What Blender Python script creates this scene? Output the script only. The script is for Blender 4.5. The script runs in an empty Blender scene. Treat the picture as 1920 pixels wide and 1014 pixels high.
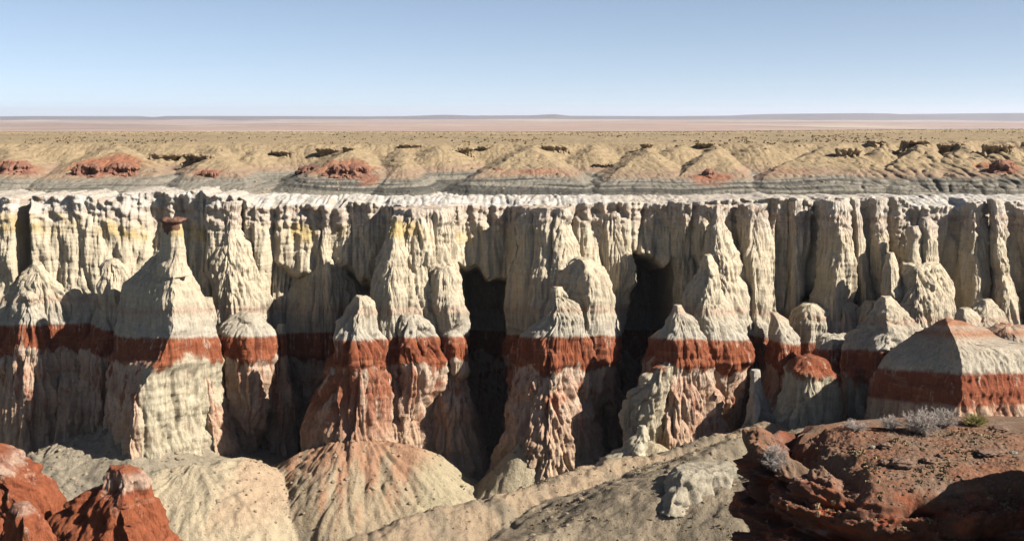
import bpy, math, random
import numpy as np
from mathutils import Vector, Matrix

# ------------------------------------------------------------------ camera, light, exposure
F = 2200.0                      # focal length in photo pixels (photo 1920 x 1014)
W, H = 1920.0, 1014.0
TH = math.atan((507 - 218) / F) # downward tilt: horizon sits at row 218
CAMZ = 80.0
SUN_EL, SUN_AZ = 35.0, 70.0     # azimuth to the right of the direction from the scene to the camera
SUN_STR, SKY_STR, EXPO = 5.0, 0.05, 1.52

sc = bpy.context.scene
cd = bpy.data.cameras.new("camera")
cam = bpy.data.objects.new("camera", cd)
sc.collection.objects.link(cam)
cam.location = (0, 0, CAMZ)
cam.rotation_euler = (math.pi / 2 - TH, 0, 0)
cd.sensor_width = 36.0
cd.lens = F / W * 36.0
cd.clip_start = 0.5
cd.clip_end = 200000.0
sc.camera = cam

world = bpy.data.worlds.new("World")
sc.world = world
world.use_nodes = True
nt = world.node_tree
bg = nt.nodes['Background']
sky = nt.nodes.new('ShaderNodeTexSky')
sky.sky_type = 'NISHITA'
sky.sun_disc = False
sky.sun_elevation = math.radians(SUN_EL)
sky.sun_rotation = math.radians(180 - SUN_AZ)
sky.altitude = 1800
sky.air_density = 0.46
sky.dust_density = 0.4
sky.ozone_density = 1.6

sx = nt.nodes.new('ShaderNodeSeparateXYZ'); cx = nt.nodes.new('ShaderNodeCombineXYZ')
ma = nt.nodes.new('ShaderNodeMath'); ma.operation = 'MULTIPLY_ADD'; ma.inputs[1].default_value = 0.75; ma.inputs[2].default_value = 0.022
tc = nt.nodes.new('ShaderNodeTexCoord')
nt.links.new(tc.outputs['Generated'], sx.inputs[0]); nt.links.new(sx.outputs[0], cx.inputs[0]); nt.links.new(sx.outputs[1], cx.inputs[1])
nt.links.new(sx.outputs[2], ma.inputs[0]); nt.links.new(ma.outputs[0], cx.inputs[2]); nt.links.new(cx.outputs[0], sky.inputs[0])

tint = nt.nodes.new('ShaderNodeMix'); tint.data_type = 'RGBA'; tint.blend_type = 'MULTIPLY'; tint.inputs[0].default_value = 1.0
tint.inputs[7].default_value = (1.32, 1.12, 0.93, 1)
nt.links.new(sky.outputs[0], tint.inputs[6]); nt.links.new(tint.outputs[2], bg.inputs[0])
bg.inputs[1].default_value = SKY_STR

sd = bpy.data.lights.new("sun", 'SUN')
sd.energy = SUN_STR
sd.angle = math.radians(0.5)
sd.color = (1.0, 0.93, 0.83)
sun = bpy.data.objects.new("sun", sd)
sc.collection.objects.link(sun)
ce, se = math.cos(math.radians(SUN_EL)), math.sin(math.radians(SUN_EL))
SUNV = Vector((math.sin(math.radians(SUN_AZ)) * ce, -math.cos(math.radians(SUN_AZ)) * ce, se))
sun.rotation_euler = SUNV.to_track_quat('Z', 'Y').to_euler()
sun.location = SUNV * 500
sc.view_settings.view_transform = 'Standard'
sc.view_settings.look = 'None'
sc.view_settings.exposure = EXPO
sc.view_settings.gamma = 1.0
sc.cycles.diffuse_bounces = 2

# ------------------------------------------------------------------ helpers
CT, ST = math.cos(TH), math.sin(TH)

def at(px, py, Y):
    """world point on the plane y = Y seen at photo pixel (px, py)"""
    dx = (np.asarray(px, float) - 960) / F
    dy = (507 - np.asarray(py, float)) / F
    fy = CT + dy * ST
    fz = -ST + dy * CT
    return dx / fy * Y, CAMZ + fz / fy * Y

def zat(py, Y):
    return at(960, py, Y)[1]

def xat(px, Y, py=600):
    return at(px, py, Y)[0]

_rng = np.random.RandomState(7)
PERM = np.concatenate([_rng.permutation(256)] * 3).astype(np.int32)
G3 = _rng.normal(size=(256, 3)); G3 /= np.linalg.norm(G3, axis=1)[:, None]
G3 = G3.astype(np.float32)

def pn(x, y, z=0.0, seed=0):
    x = np.asarray(x, np.float32); y = np.asarray(y, np.float32); z = np.asarray(z, np.float32)
    x, y, z = np.broadcast_arrays(x + seed * 17.13, y + seed * 5.71, z + seed * 9.37)
    xi = np.floor(x); yi = np.floor(y); zi = np.floor(z)
    fx = x - xi; fy = y - yi; fz = z - zi
    X = xi.astype(np.int32) & 255; Y = yi.astype(np.int32) & 255; Z = zi.astype(np.int32) & 255
    u = fx * fx * fx * (fx * (fx * 6 - 15) + 10)
    v = fy * fy * fy * (fy * (fy * 6 - 15) + 10)
    w = fz * fz * fz * (fz * (fz * 6 - 15) + 10)
    def g(i, j, k):
        h = PERM[PERM[PERM[X + i] + Y + j] + Z + k]
        gg = G3[h]
        return gg[..., 0] * (fx - i) + gg[..., 1] * (fy - j) + gg[..., 2] * (fz - k)
    a = g(0,0,0); b = g(1,0,0); c = g(0,1,0); d = g(1,1,0)
    e = g(0,0,1); f_ = g(1,0,1); g_ = g(0,1,1); h_ = g(1,1,1)
    a = a + u * (b - a); c = c + u * (d - c); e = e + u * (f_ - e); g_ = g_ + u * (h_ - g_)
    a = a + v * (c - a); e = e + v * (g_ - e)
    return (a + w * (e - a)) * 1.6

def fbm(x, y, z=0.0, oct=4, seed=0, gain=0.5):
    s = 0; a = 1.0; f = 1.0
    for o in range(oct):
        s = s + a * pn(x * f, y * f, z * f, seed + o * 3)
        a *= gain; f *= 2.03
    return s

def crease(n, k=2.4, p=0.6):
    """0 in sharp valleys, 1 on rounded ribs"""
    return np.minimum(1.0, np.abs(n) * k) ** p

def sm(a, b, x):
    t = np.clip((x - a) / (b - a), 0, 1)
    return t * t * (3 - 2 * t)

def link(o):
    sc.collection.objects.link(o)
    return o

def mesh_obj(name, V, Fq, mat, parent=None, smooth=True, attrs=None, tris=None, loc=None):
    V = np.asarray(V, np.float32).reshape(-1, 3)
    me = bpy.data.meshes.new(name)
    if loc is None:
        c = np.array([V[:, 0].mean(), V[:, 1].mean(), V[:, 2].min()], np.float32) if parent is None else np.zeros(3, np.float32)
    else:
        c = np.array(loc, np.float32)
    me.vertices.add(len(V))
    me.vertices.foreach_set('co', (V - c).ravel())
    loops = []; starts = []; n = 0
    if Fq is not None and len(Fq):
        Fq = np.asarray(Fq, np.int32); loops.append(Fq.ravel()); starts.append(np.arange(len(Fq)) * 4); n += len(Fq) * 4
    if tris is not None and len(tris):
        T = np.asarray(tris, np.int32); loops.append(T.ravel()); starts.append(n + np.arange(len(T)) * 3)
    loops = np.concatenate(loops); starts = np.concatenate(starts)
    me.loops.add(len(loops)); me.loops.foreach_set('vertex_index', loops.astype(np.int32))
    me.polygons.add(len(starts)); me.polygons.foreach_set('loop_start', starts.astype(np.int32))
    if smooth:
        me.polygons.foreach_set('use_smooth', np.ones(len(starts), bool))
    if attrs:
        for k, a in attrs.items():
            a = np.asarray(a, np.float32)
            if a.ndim == 1:
                at_ = me.attributes.new(k, 'FLOAT', 'POINT'); at_.data.foreach_set('value', a)
            else:
                at_ = me.attributes.new(k, 'FLOAT_COLOR', 'POINT')
                col = np.ones((len(V), 4), np.float32); col[:, :3] = a.reshape(-1, 3)
                at_.data.foreach_set('color', col.ravel())
    me.update(); me.validate()
    me.materials.append(mat)
    o = bpy.data.objects.new(name, me)
    o.location = Vector([float(v) for v in c])
    link(o)
    if parent is not None:
        o.parent = parent
        o.location = Vector([float(v) for v in c]) if loc is not None else Vector((0, 0, 0))
    return o

def tag(o, label=None, cat=None, group=None, kind=None):
    if label: o['label'] = label
    if cat: o['category'] = cat
    if group: o['group'] = group
    if kind: o['kind'] = kind
    return o

def grid_faces(nu, nv, wrap=False):
    """rows nv, columns nu"""
    i = np.arange(nv - 1)[:, None]; j = np.arange(nu if wrap else nu - 1)[None, :]
    j2 = (j + 1) % nu
    a = i * nu + j; b = i * nu + j2; c = (i + 1) * nu + j2; d = (i + 1) * nu + j
    return np.stack([np.broadcast_to(q, a.shape) for q in (a, b, c, d)], -1).reshape(-1, 4)

# ------------------------------------------------------------------ materials
class N:
    def __init__(s, name):
        s.m = bpy.data.materials.new(name); s.m.use_nodes = True
        s.t = s.m.node_tree; s.b = s.t.nodes['Principled BSDF']
        s.b.inputs['Roughness'].default_value = 0.95
        s.b.inputs['Specular IOR Level'].default_value = 0.12
    def node(s, ty, **kw):
        n = s.t.nodes.new(ty)
        for k, v in kw.items(): setattr(n, k, v)
        return n
    def put(s, sock, v):
        if isinstance(v, (int, float)): sock.default_value = v
        elif isinstance(v, tuple): sock.default_value = (v + (1.0,)) if len(v) == 3 and sock.type == 'RGBA' else v
        else: s.t.links.new(v, sock)
    def math(s, op, a, b=0.0, c=None):
        n = s.node('ShaderNodeMath', operation=op); s.put(n.inputs[0], a); s.put(n.inputs[1], b)
        if c is not None: s.put(n.inputs[2], c)
        return n.outputs[0]
    def pos(s):
        return s.node('ShaderNodeNewGeometry').outputs['Position']
    def scale(s, v, sx, sy, sz):
        n = s.node('ShaderNodeVectorMath', operation='MULTIPLY'); s.put(n.inputs[0], v); n.inputs[1].default_value = (sx, sy, sz)
        return n.outputs[0]
    def noise(s, v, sc_, det=4.0, rough=0.55, dist=0.0):
        n = s.node('ShaderNodeTexNoise'); s.put(n.inputs['Vector'], v)
        n.inputs['Scale'].default_value = sc_; n.inputs['Detail'].default_value = det
        n.inputs['Roughness'].default_value = rough; n.inputs['Distortion'].default_value = dist
        return n.outputs['Fac']
    def rng(s, v, a, b, c=0.0, d=1.0, smooth=True):
        n = s.node('ShaderNodeMapRange', interpolation_type='SMOOTHSTEP' if smooth else 'LINEAR')
        s.put(n.inputs['Value'], v)
        for k, q in zip(('From Min', 'From Max', 'To Min', 'To Max'), (a, b, c, d)): s.put(n.inputs[k], q)
        return n.outputs[0]
    def mix(s, f, a, b, mode='MIX'):
        n = s.node('ShaderNodeMix', data_type='RGBA', blend_type=mode)
        s.put(n.inputs[0], f); s.put(n.inputs[6], a); s.put(n.inputs[7], b)
        return n.outputs[2]
    def gain(s, col, f):
        n = s.node('ShaderNodeVectorMath', operation='SCALE'); s.put(n.inputs[0], col); s.put(n.inputs['Scale'], f)
        return n.outputs[0]
    def ramp(s, v, stops, interp='LINEAR'):
        n = s.node('ShaderNodeValToRGB'); n.color_ramp.interpolation = interp
        s.put(n.inputs[0], v); el = n.color_ramp.elements
        while len(el) > 1: el.remove(el[-1])
        el[0].position = stops[0][0]; el[0].color = stops[0][1] + (1,)
        for p, c in stops[1:]:
            e = el.new(p); e.color = c + (1,)
        return n.outputs[0]
    def bump(s, h, strength, dist, prev=None):
        n = s.node('ShaderNodeBump'); n.inputs['Strength'].default_value = strength; n.inputs['Distance'].default_value = dist
        s.put(n.inputs['Height'], h)
        if prev is not None: s.put(n.inputs['Normal'], prev)
        return n.outputs[0]
    def done(s, col, nrm=None):
        s.put(s.b.inputs['Base Color'], s.gain(col, 0.80))
        if nrm is not None: s.put(s.b.inputs['Normal'], nrm)
        return s.m

RED = (0.28, 0.09, 0.042)
PINK = (0.43, 0.25, 0.165)
CREAM = (0.54, 0.47, 0.345)
GREY = (0.43, 0.40, 0.325)
TAN = (0.40, 0.33, 0.225)

def cliff_material(name, stops, z0, z1, streak=(0.30, 0.10, 0.05), yellow=1.0, warp=1.0, dip=0.15, dipy=235.0, xoff=True):
    s = N(name); P = s.pos()
    sep = s.node('ShaderNodeSeparateXYZ'); s.put(sep.inputs[0], P)
    x, y, z = sep.outputs
    z = s.math('ADD', z, s.math('MULTIPLY', s.math('SUBTRACT', y, dipy), dip))
    if xoff:
        z = s.math('ADD', z, s.math('ADD', s.rng(x, -95, -75, -0.6, 1.5), s.rng(x, 48, 60, 0.0, 2.0)))
    drip = s.noise(s.scale(P, 1, 1, 0.07), 0.55, 5, 0.6)
    drip2 = s.noise(s.scale(P, 1, 1, 0.05), 2.2, 4, 0.6)
    big = s.noise(P, 0.035, 3)
    mid = s.noise(P, 0.25, 5, 0.6)
    zz = s.math('ADD', z, s.math('MULTIPLY', s.math('SUBTRACT', big, 0.5), 2.4 * warp))
    zz = s.math('ADD', zz, s.math('MULTIPLY', s.math('SUBTRACT', mid, 0.5), 1.3 * warp))
    edge_ = s.noise(s.scale(P, 1, 1, 0.35), 0.13, 4, 0.6)
    if xoff:
        zz = s.math('ADD', zz, s.math('MULTIPLY', s.math('MULTIPLY', s.math('SUBTRACT', edge_, 0.5), 12.0), s.rng(zz, 36.8, 33.5)))
    # drips smear each band downwards, but not the crisp top edge of the red band
    col = s.ramp(s.rng(zz, z0, z1, 0, 1, False), [((p - z0) / (z1 - z0), c) for p, c in stops])
    zd = s.math('ADD', zz, s.math('MULTIPLY', s.math('MAXIMUM', s.math('SUBTRACT', drip, 0.5), 0.0), 22.0))
    cold = s.ramp(s.rng(zd, z0, z1, 0, 1, False), [((p - z0) / (z1 - z0), c) for p, c in stops])
    col = s.mix(s.rng(drip2, 0.45, 0.68, 0.0, 0.75), col, cold)
    # red mud washed down below the red band
    below = s.math('MULTIPLY', s.rng(zz, 12, 27), s.rng(zz, 33, 31.5))
    wash = s.math('MULTIPLY', below, s.rng(s.math('ADD', s.math('ADD', drip, s.math('MULTIPLY', s.node('ShaderNodeAttribute', attribute_name='stain').outputs['Fac'], 0.17)), s.math('MULTIPLY', s.math('SUBTRACT', mid, .5), .5)), 0.52, 0.66, 0, 0.9))
    at_p = s.node('ShaderNodeAttribute', attribute_name='pale').outputs['Fac']
    wash = s.math('MULTIPLY', wash, s.math('SUBTRACT', 1.0, at_p))
    col = s.mix(wash, col, streak)
    # pale mud coat on chosen faces under the band
    coat = s.math('MULTIPLY', at_p, s.rng(zz, 33.0, 31.0))
    col = s.mix(s.math('MULTIPLY', coat, s.rng(mid, 0.25, 0.5, 0.55, 0.95)), col, (0.49, 0.435, 0.315))
    # ochre patches near the top, mostly at the left half
    yel = s.math('MULTIPLY', s.rng(zz, 56, 58.5), s.rng(zz, 61.8, 60.5))
    yel = s.math('MULTIPLY', yel, s.rng(s.noise(P, 0.09, 4, 0.6), 0.5, 0.64))
    yel = s.math('MULTIPLY', yel, s.rng(x, 25, -30, 0.12, 0.85 * yellow))
    col = s.mix(yel, col, (0.56, 0.41, 0.17))
    # cream mud run down over the red band in places
    run = s.math('MULTIPLY', s.math('MULTIPLY', s.rng(zz, 30.5, 32), s.rng(zz, 38, 36.8)), s.rng(s.math('ADD', drip, s.math('MULTIPLY', s.math('SUBTRACT', drip2, .5), .6)), 0.60, 0.72, 0, 0.85))
    col = s.mix(run, col, (0.46, 0.36, 0.28))
    wht = s.math('MULTIPLY', s.node('ShaderNodeAttribute', attribute_name='white').outputs['Fac'], s.rng(mid, 0.25, 0.5, 0.6, 1.0))
    col = s.mix(s.math('MULTIPLY', wht, s.rng(s.noise(P, 0.45, 5, 0.65), 0.38, 0.58)), col, (0.66, 0.63, 0.58))
    inred = s.math('MULTIPLY', s.rng(zz, 31.4, 32), s.rng(zz, 37.4, 36.8))
    col = s.mix(s.math('MULTIPLY', inred, s.rng(s.noise(s.scale(P, 1, 1, 0.5), 0.5, 6, 0.7), 0.45, 0.62, 0, .7)), col, (0.20, 0.062, 0.036))
    col = s.mix(s.math('MULTIPLY', inred, s.rng(s.noise(s.scale(P, .12, .12, 1), 1.3, 4, 0.6), 0.55, 0.66, 0, .6)), col, (0.37, 0.16, 0.09))
    # thin bedding lines
    bed = s.noise(s.scale(P, 0.05, 0.05, 1), 2.6, 3, 0.7)
    tone = s.math('ADD', s.rng(drip2, 0.3, 0.7, 0.78, 1.14, False), s.rng(bed, 0.3, 0.7, -0.09, 0.09, False))
    tone = s.math('MULTIPLY', tone, s.rng(mid, 0.25, 0.75, 0.86, 1.12, False))
    fine = s.noise(s.scale(P, 1, 1, 0.45), 3.5, 6, 0.7)
    tone = s.math('MULTIPLY', tone, s.rng(fine, 0.3, 0.7, 0.88, 1.1, False))
    tone = s.math('MULTIPLY', tone, 0.75)
    col = s.gain(col, tone)
    rill = s.noise(s.scale(P, 1, 1, 0.13), 3.0, 5, 0.62)
    rr_ = s.math('MULTIPLY', s.math('ABSOLUTE', s.math('SUBTRACT', rill, 0.5)), 3.0)
    n1 = s.bump(s.math('POWER', s.math('MINIMUM', rr_, 1.0), 0.6), 0.8, 0.16)
    n2 = s.bump(fine, 0.8, 0.12, n1)
    n3 = s.bump(bed, 0.6, 0.14, n2)
    return s.done(col, n3)

CLIFF_STOPS = [(-4, (0.40, 0.33, 0.225)), (5, (0.43, 0.35, 0.24)), (12, (0.53, 0.39, 0.27)), (20, (0.52, 0.35, 0.24)),
    (25, (0.58, 0.43, 0.32)), (26, (0.49, 0.31, 0.21)), (30.6, (0.58, 0.44, 0.33)), (31.4, (0.55, 0.44, 0.34)), (31.9, RED), (33, (0.31, 0.10, 0.046)),
    (34.4, (0.27, 0.082, 0.038)), (36.9, (0.30, 0.098, 0.045)), (37.3, (0.47, 0.425, 0.35)), (41.6, (0.50, 0.44, 0.34)), (42.4, (0.49, 0.36, 0.265)),
    (43.6, (0.52, 0.45, 0.335)), (48, (0.59, 0.50, 0.365)), (57, (0.615, 0.525, 0.385)), (60.5, (0.61, 0.52, 0.40)), (62, (0.57, 0.47, 0.375)), (63.5, (0.58, 0.50, 0.41)), (64.3, (0.50, 0.38, 0.29)), (65.2, (0.56, 0.49, 0.41)), (70, (0.56, 0.50, 0.42))]
M_CLIFF = cliff_material('banded_cliff_rock', CLIFF_STOPS, -4, 70)

M_PYR = cliff_material('banded_ridge_rock', [(20, (0.52, 0.40, 0.29)), (31.2, (0.52, 0.36, 0.25)), (31.8, (0.28, 0.09, 0.045)), (36.4, (0.27, 0.08, 0.04)),
    (36.9, (0.48, 0.43, 0.34)), (42.2, (0.47, 0.40, 0.31)), (43.2, (0.42, 0.22, 0.13)), (44.3, (0.47, 0.36, 0.27)), (44.8, (0.40, 0.20, 0.115)), (47, (0.38, 0.17, 0.095))], 20, 48, warp=0.5, dip=0.17, dipy=198.0, xoff=False)
M_REDM = cliff_material('red_mound_rock', [(5, (0.27, 0.08, 0.036)), (20, (0.30, 0.095, 0.045)), (22, (0.42, 0.26, 0.18)), (23, (0.29, 0.09, 0.042)), (33.6, (0.28, 0.085, 0.038)), (34.1, (0.5, 0.36, 0.27)), (35.3, (0.45, 0.3, 0.22)),
    (35.8, (0.30, 0.10, 0.048)), (46, (0.30, 0.10, 0.048))], 5, 46, warp=0.5, dip=0.0, xoff=False)

def soil_material(name, sc1=0.6, bumpd=0.35, speck=0.0, spk=(0.07, 0.065, 0.045)):
    s = N(name); P = s.pos()
    col = s.node('ShaderNodeAttribute', attribute_name='soil').outputs['Color']
    a = s.noise(P, sc1, 6, 0.65); b = s.noise(P, sc1 * 6, 5, 0.7)
    tone = s.math('MULTIPLY', s.rng(a, 0.3, 0.7, 0.58, 0.80, False), s.rng(b, 0.3, 0.7, 0.82, 1.16, False))
    col = s.gain(col, tone)
    if speck:
        v = s.node('ShaderNodeTexVoronoi'); s.put(v.inputs['Vector'], P); v.inputs['Scale'].default_value = speck
        sel = s.math('MULTIPLY', s.rng(v.outputs['Distance'], 0.32, 0.18), s.rng(s.noise(P, sc1 * 0.4, 3), 0.45, 0.6))
        sep = s.node('ShaderNodeSeparateColor'); s.put(sep.inputs[0], v.outputs['Color'])
        sel = s.math('MULTIPLY', sel, s.rng(sep.outputs[0], 0.5, 0.6))
        col = s.mix(s.math('MULTIPLY', sel, 0.8), col, spk)
    n = s.bump(a, 0.8, bumpd); n = s.bump(b, 0.8, bumpd * 0.3, n)
    return s.done(col, n)

M_SOIL = soil_material('canyon_soil', 0.7, 0.9, 0.9)
M_HILL = soil_material('shale_hill_soil', 0.35, 0.7, 0.55, (0.10, 0.085, 0.055))
M_PLAIN = soil_material('distant_plain_soil', 0.002, 0.0)
M_OUT = soil_material('red_outcrop_rock', 2.2, 0.10, 0.0)

def plain_rock(name, base, alt, sc_=0.8, bd=0.2):
    s = N(name); P = s.pos()
    a = s.noise(s.scale(P, 1, 1, 1.8), sc_, 6, 0.65); b = s.noise(P, sc_ * 5, 5, 0.7)
    col = s.mix(s.rng(a, 0.35, 0.65), base, alt)
    col = s.gain(col, s.rng(b, 0.3, 0.7, 0.62, 1.0, False))
    n = s.bump(a, 0.8, bd * 2); n = s.bump(b, 0.9, bd, n)
    return s.done(col, n)

M_CAP = plain_rock('caprock_red', (0.14, 0.07, 0.05), (0.22, 0.12, 0.085), 0.9)
M_CAPT = plain_rock('caprock_tan', (0.36, 0.28, 0.17), (0.24, 0.17, 0.11), 0.7)
M_KNOB = plain_rock('knob_red', (0.20, 0.085, 0.058), (0.27, 0.15, 0.105), 0.6)
M_BLOCK = plain_rock('block_grey_tan', (0.36, 0.32, 0.245), (0.29, 0.25, 0.185), 0.8)
M_RUB = plain_rock('rubble_tan', (0.34, 0.28, 0.20), (0.25, 0.19, 0.13), 0.8)
M_BOULD = plain_rock('boulder_dark', (0.16, 0.10, 0.075), (0.26, 0.17, 0.12), 2.0, 0.08)
M_PALE = plain_rock('pale_rock', (0.50, 0.45, 0.34), (0.42, 0.37, 0.27), 0.8)
M_PALEG = plain_rock('pale_grey_rock', (0.47, 0.43, 0.36), (0.38, 0.34, 0.28), 0.8)

def simple(name, c, v=0.2, sc_=30):
    s = N(name); P = s.node('ShaderNodeTexCoord').outputs['Object']
    return s.done(s.gain(c if not isinstance(c, tuple) else s.mix(0.0, c, c), s.rng(s.noise(P, sc_, 2), 0.3, 0.7, 1 - v, 1 + v, False)))
M_TWIG = simple('dead_twig', (0.33, 0.29, 0.26), 0.35)
M_GREEN = simple('yellow_green_twig', (0.22, 0.19, 0.075), 0.3)
M_SCRUB = simple('scrub_tuft', (0.25, 0.19, 0.11), 0.35, 0.5)

# ------------------------------------------------------------------ rock formations
def rock_disp(P, N_, fl=1.0, rl=0.35, lp=0.7, led=0.15, L=5.5, seed=0, zs=0.12, zfoot=None):
    x, y, z = P[..., 0], P[..., 1], P[..., 2]
    zb = z + 0.15 * (y - 235.0) - 0.6 + 2.1 * sm(-95, -75, x) + 2.0 * sm(48, 60, x)
    wx = pn(x / 6, y / 6, z / 18, 31) * 1.5
    wy = pn(x / 6, y / 6, z / 18, 37) * 1.5
    hang = sm(36, 40, zb)
    d = 0
    if fl: d = d - fl * 1.15 * (1 - crease(pn((x + wx) / L, (y + wy) / L, z * zs / L, 41 + seed), 2.6, 0.5))
    if rl:
        l2 = 1.8
        d = d - rl * 1.3 * (1 - crease(pn((x + wx * .5) / l2, (y + wy * .5) / l2, z * 0.10 / l2, 51 + seed), 2.4, 0.55))
        l3 = 0.8
        d = d - rl * 0.75 * (1 - crease(pn((x + wx * .3) / l3, (y + wy * .3) / l3, z * 0.10 / l3, 57 + seed), 2.2, 0.65))
    if lp:
        d = d + lp * fbm(x / 4.5, y / 4.5, z / 11, 2, 61 + seed, 0.5) + lp * 1.0 * pn(x / 10, y / 10, z / 15, 63 + seed) + lp * .16 * pn(x / 2.4, y / 2.4, z / 5, 65 + seed)
    # sharp crested ribs of very mixed width
    mixw = sm(-.25, .35, pn(x / 8, y / 8, z / 20, 90 + seed))
    d = d + 0.55 * mixw * np.clip(1 - 3.2 * np.abs(pn((x + wx) / 3.1, (y + wy) / 3.1, z / 26, 92 + seed)), 0, 1) + 0.28 * np.clip(1 - 3.0 * np.abs(pn((x + wx * .5) / 1.1, (y + wy * .5) / 1.1, z / 12, 96 + seed)), 0, 1) * (1 - mixw * .5)
    if led:
        zz = zb + pn(x / 9, y / 9, 0, 67) * 0.8
        d = d + led * (pn(zz / 1.1, x / 25, y / 25, 71) + 0.6 * pn(zz / 0.45, x / 12, y / 12, 73))
        d = d + led * 2.2 * np.exp(-((zb - 32.2) / 0.6) ** 2) - led * 2.4 * np.exp(-((zb - 30.6) / 0.7) ** 2) * sm(-0.2, 0.4, pn(x / 4, y / 4, 0, 75))
    d = d + 0.13 * fbm(x / 1.0, y / 1.0, z / 1.8, 3, 77, 0.6)
    # blocky pale cap beds under the rim
    cap_ = sm(57.5, 61, zb + 1.5 * pn(x / 12, y / 12, 0, 79))
    d = d + cap_ * (0.26 * np.tanh(5 * pn(x / 2.2 + 0.2 * z, y / 2.2, z / 1.9, 81)) + 0.25 * pn(x / 1.2, y / 1.2, z / 0.8, 83))
    # below the red band: angular vertical slots and broken bedding
    low_ = sm(31.5, 29, zb)
    d = d - 1.1 * low_ * (1 - crease(pn((x + wx) / 3.0, (y + wy) / 3.0, z / 20, 85 + seed), 3.0, 0.5)) + 0.3 * low_ * np.tanh(5 * pn(x / 2.0, y / 2.0, z / 5, 87)) + 0.10 * low_ * np.tanh(4 * pn(x / 0.9, y / 0.9, z / 0.9, 89))
    return d

DS = 0.95
DIP, DIPY = 0.15, 235.0      # the beds dip gently away from the camera
def loft(name, label, cat, rows, Y, p=(1.3, 1.5), mat=None, group=None, res=0.23, zref=0.7, cap=True, back=None,
         fl=1.1, rl=0.34, lp=0.7, led=0.15, L=5.5, seed=0, pale=0.0, parent=None, zbot=None, tilt=0.0, smoothm=0.5, palefn=None, bandz=None, stain=0.0):
    """closed rock body; rows = (py, left px, ridge px, right px, forward depth m)"""
    R = np.array(rows, float)
    R[:, 4] = np.where(R[:, 4] > 3, 3 + (R[:, 4] - 3) * DS, R[:, 4])
    Yf = Y - zref * R[:, 4]
    z = np.array([zat(r[0], yf) for r, yf in zip(R, Yf)])
    xl = np.array([at(r[1], r[0], Y)[0] for r in R]); xr = np.array([at(r[3], r[0], Y)[0] for r in R])
    xe = np.array([at(r[2], r[0], Y - r[4])[0] for r in R]); d = R[:, 4]
    zb = z.min() if zbot is None else min(zbot, z.min())
    zt = z.max()
    nz = max(6, int((zt - zb) / res))
    zz = np.linspace(zt, zb, nz)
    def ip(v):
        o = np.interp(-zz, -z, v)
        k = int(smoothm / res)
        if k >= 1:
            o2 = np.concatenate([[o[0]] * k, o, [o[-1]] * k])
            ker = np.ones(2 * k + 1) / (2 * k + 1)
            o = np.convolve(o2, ker, 'valid')
        return o
    xl, xe, xr, d = ip(xl), ip(xe), ip(xr), ip(d)
    if zb < z.min():          # buried foot keeps spreading a little
        ex = np.clip(z.min() - zz, 0, None); xl = xl - ex * .3; xr = xr + ex * .3; d = d + ex * .3
    wmax = (xr - xl).max(); dmax = d.max()
    nf = int(np.clip((wmax + 1.6 * dmax) / res, 16, 420)); nb = max(10, nf // 4)
    # front: uniform in arc length at the widest row
    t = np.linspace(0, math.pi, 2000)
    def sec(t, a, e, b, dd):
        c = np.cos(t); s_ = np.sin(t)
        pl, pr = p
        xx = np.where(c > 0, e + (a - e) * np.abs(c) ** (2 / pl), e + (b - e) * np.abs(c) ** (2 / pr))
        yy = -dd * np.where(c > 0, np.abs(s_) ** (2 / pl), np.abs(s_) ** (2 / pr))
        return xx, yy
    k = int(np.argmax(xr - xl + d))
    sx, sy = sec(t, xl[k], xe[k], xr[k], d[k])
    arc = np.concatenate([[0], np.cumsum(np.hypot(np.diff(sx), np.diff(sy)))])
    tf = np.interp(np.linspace(0, arc[-1], nf), arc, t)
    X, Yv = sec(tf[None, :], xl[:, None], xe[:, None], xr[:, None], d[:, None])
    tb = np.linspace(0, math.pi, nb + 2)[1:-1]
    m = (xl + xr) / 2; w = (xr - xl) / 2
    db = w * 0.8 if back is None else np.minimum(w * 0.8, back)
    Xb = m[:, None] + w[:, None] * np.cos(tb)[None, :]; Yb = db[:, None] * np.sin(tb)[None, :]
    X = np.concatenate([X, Xb], 1); Yv = np.concatenate([Yv, Yb], 1) + Y
    Z = np.broadcast_to(zz[:, None], X.shape).copy()
    wob = 0.7 * pn(zz / 6.5, seed * 3.7, len(rows) * 1.3, 93) + 0.35 * pn(zz / 2.4, seed * 1.7, 0.5, 94)
    wob = wob * np.clip((zt - zz) / 4, 0.1, 1) * np.clip((xr - xl) / 9, .1, 1)
    X = X + wob[:, None]
    # outward horizontal normals
    tx = np.roll(X, -1, 1) - np.roll(X, 1, 1); ty = np.roll(Yv, -1, 1) - np.roll(Yv, 1, 1)
    ln = np.hypot(tx, ty) + 1e-6
    nx, ny = ty / ln, -tx / ln
    # soften normals a bit
    for _ in range(2):
        nx = (np.roll(nx, 1, 1) + nx + np.roll(nx, -1, 1)) / 3; ny = (np.roll(ny, 1, 1) + ny + np.roll(ny, -1, 1)) / 3
    P = np.stack([X, Yv, Z], -1).astype(np.float32)
    D = rock_disp(P, None, fl, rl, lp, led, L, seed)
    if bandz:
        for (bz, bh, ba) in bandz: D = D + ba * np.exp(-((Z - bz) / bh) ** 2)
    amp = np.clip((w * 2)[:, None] / 5.0, 0.12, 1.0)
    lift = np.clip((zt - Z) / 1.5, 0.35, 1)
    D = D * amp * lift
    P[..., 0] += nx * D; P[..., 1] += ny * D
    if tilt: P[..., 0] += tilt * (Z - zb)
    if cap:
        P[..., 2] += (0.35 * fbm(P[..., 0] / 1.6, P[..., 1] / 1.6, 3.3, 3, 91) * np.clip(1 - (zt - Z) / 3.0, 0, 1) * amp)
    nu = P.shape[1]
    rings = [P.reshape(-1, 3)]
    quads = grid_faces(nu, nz, True)
    # top cover: shrinking rings
    top = P[0]; c = top.mean(0); rr = []
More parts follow.
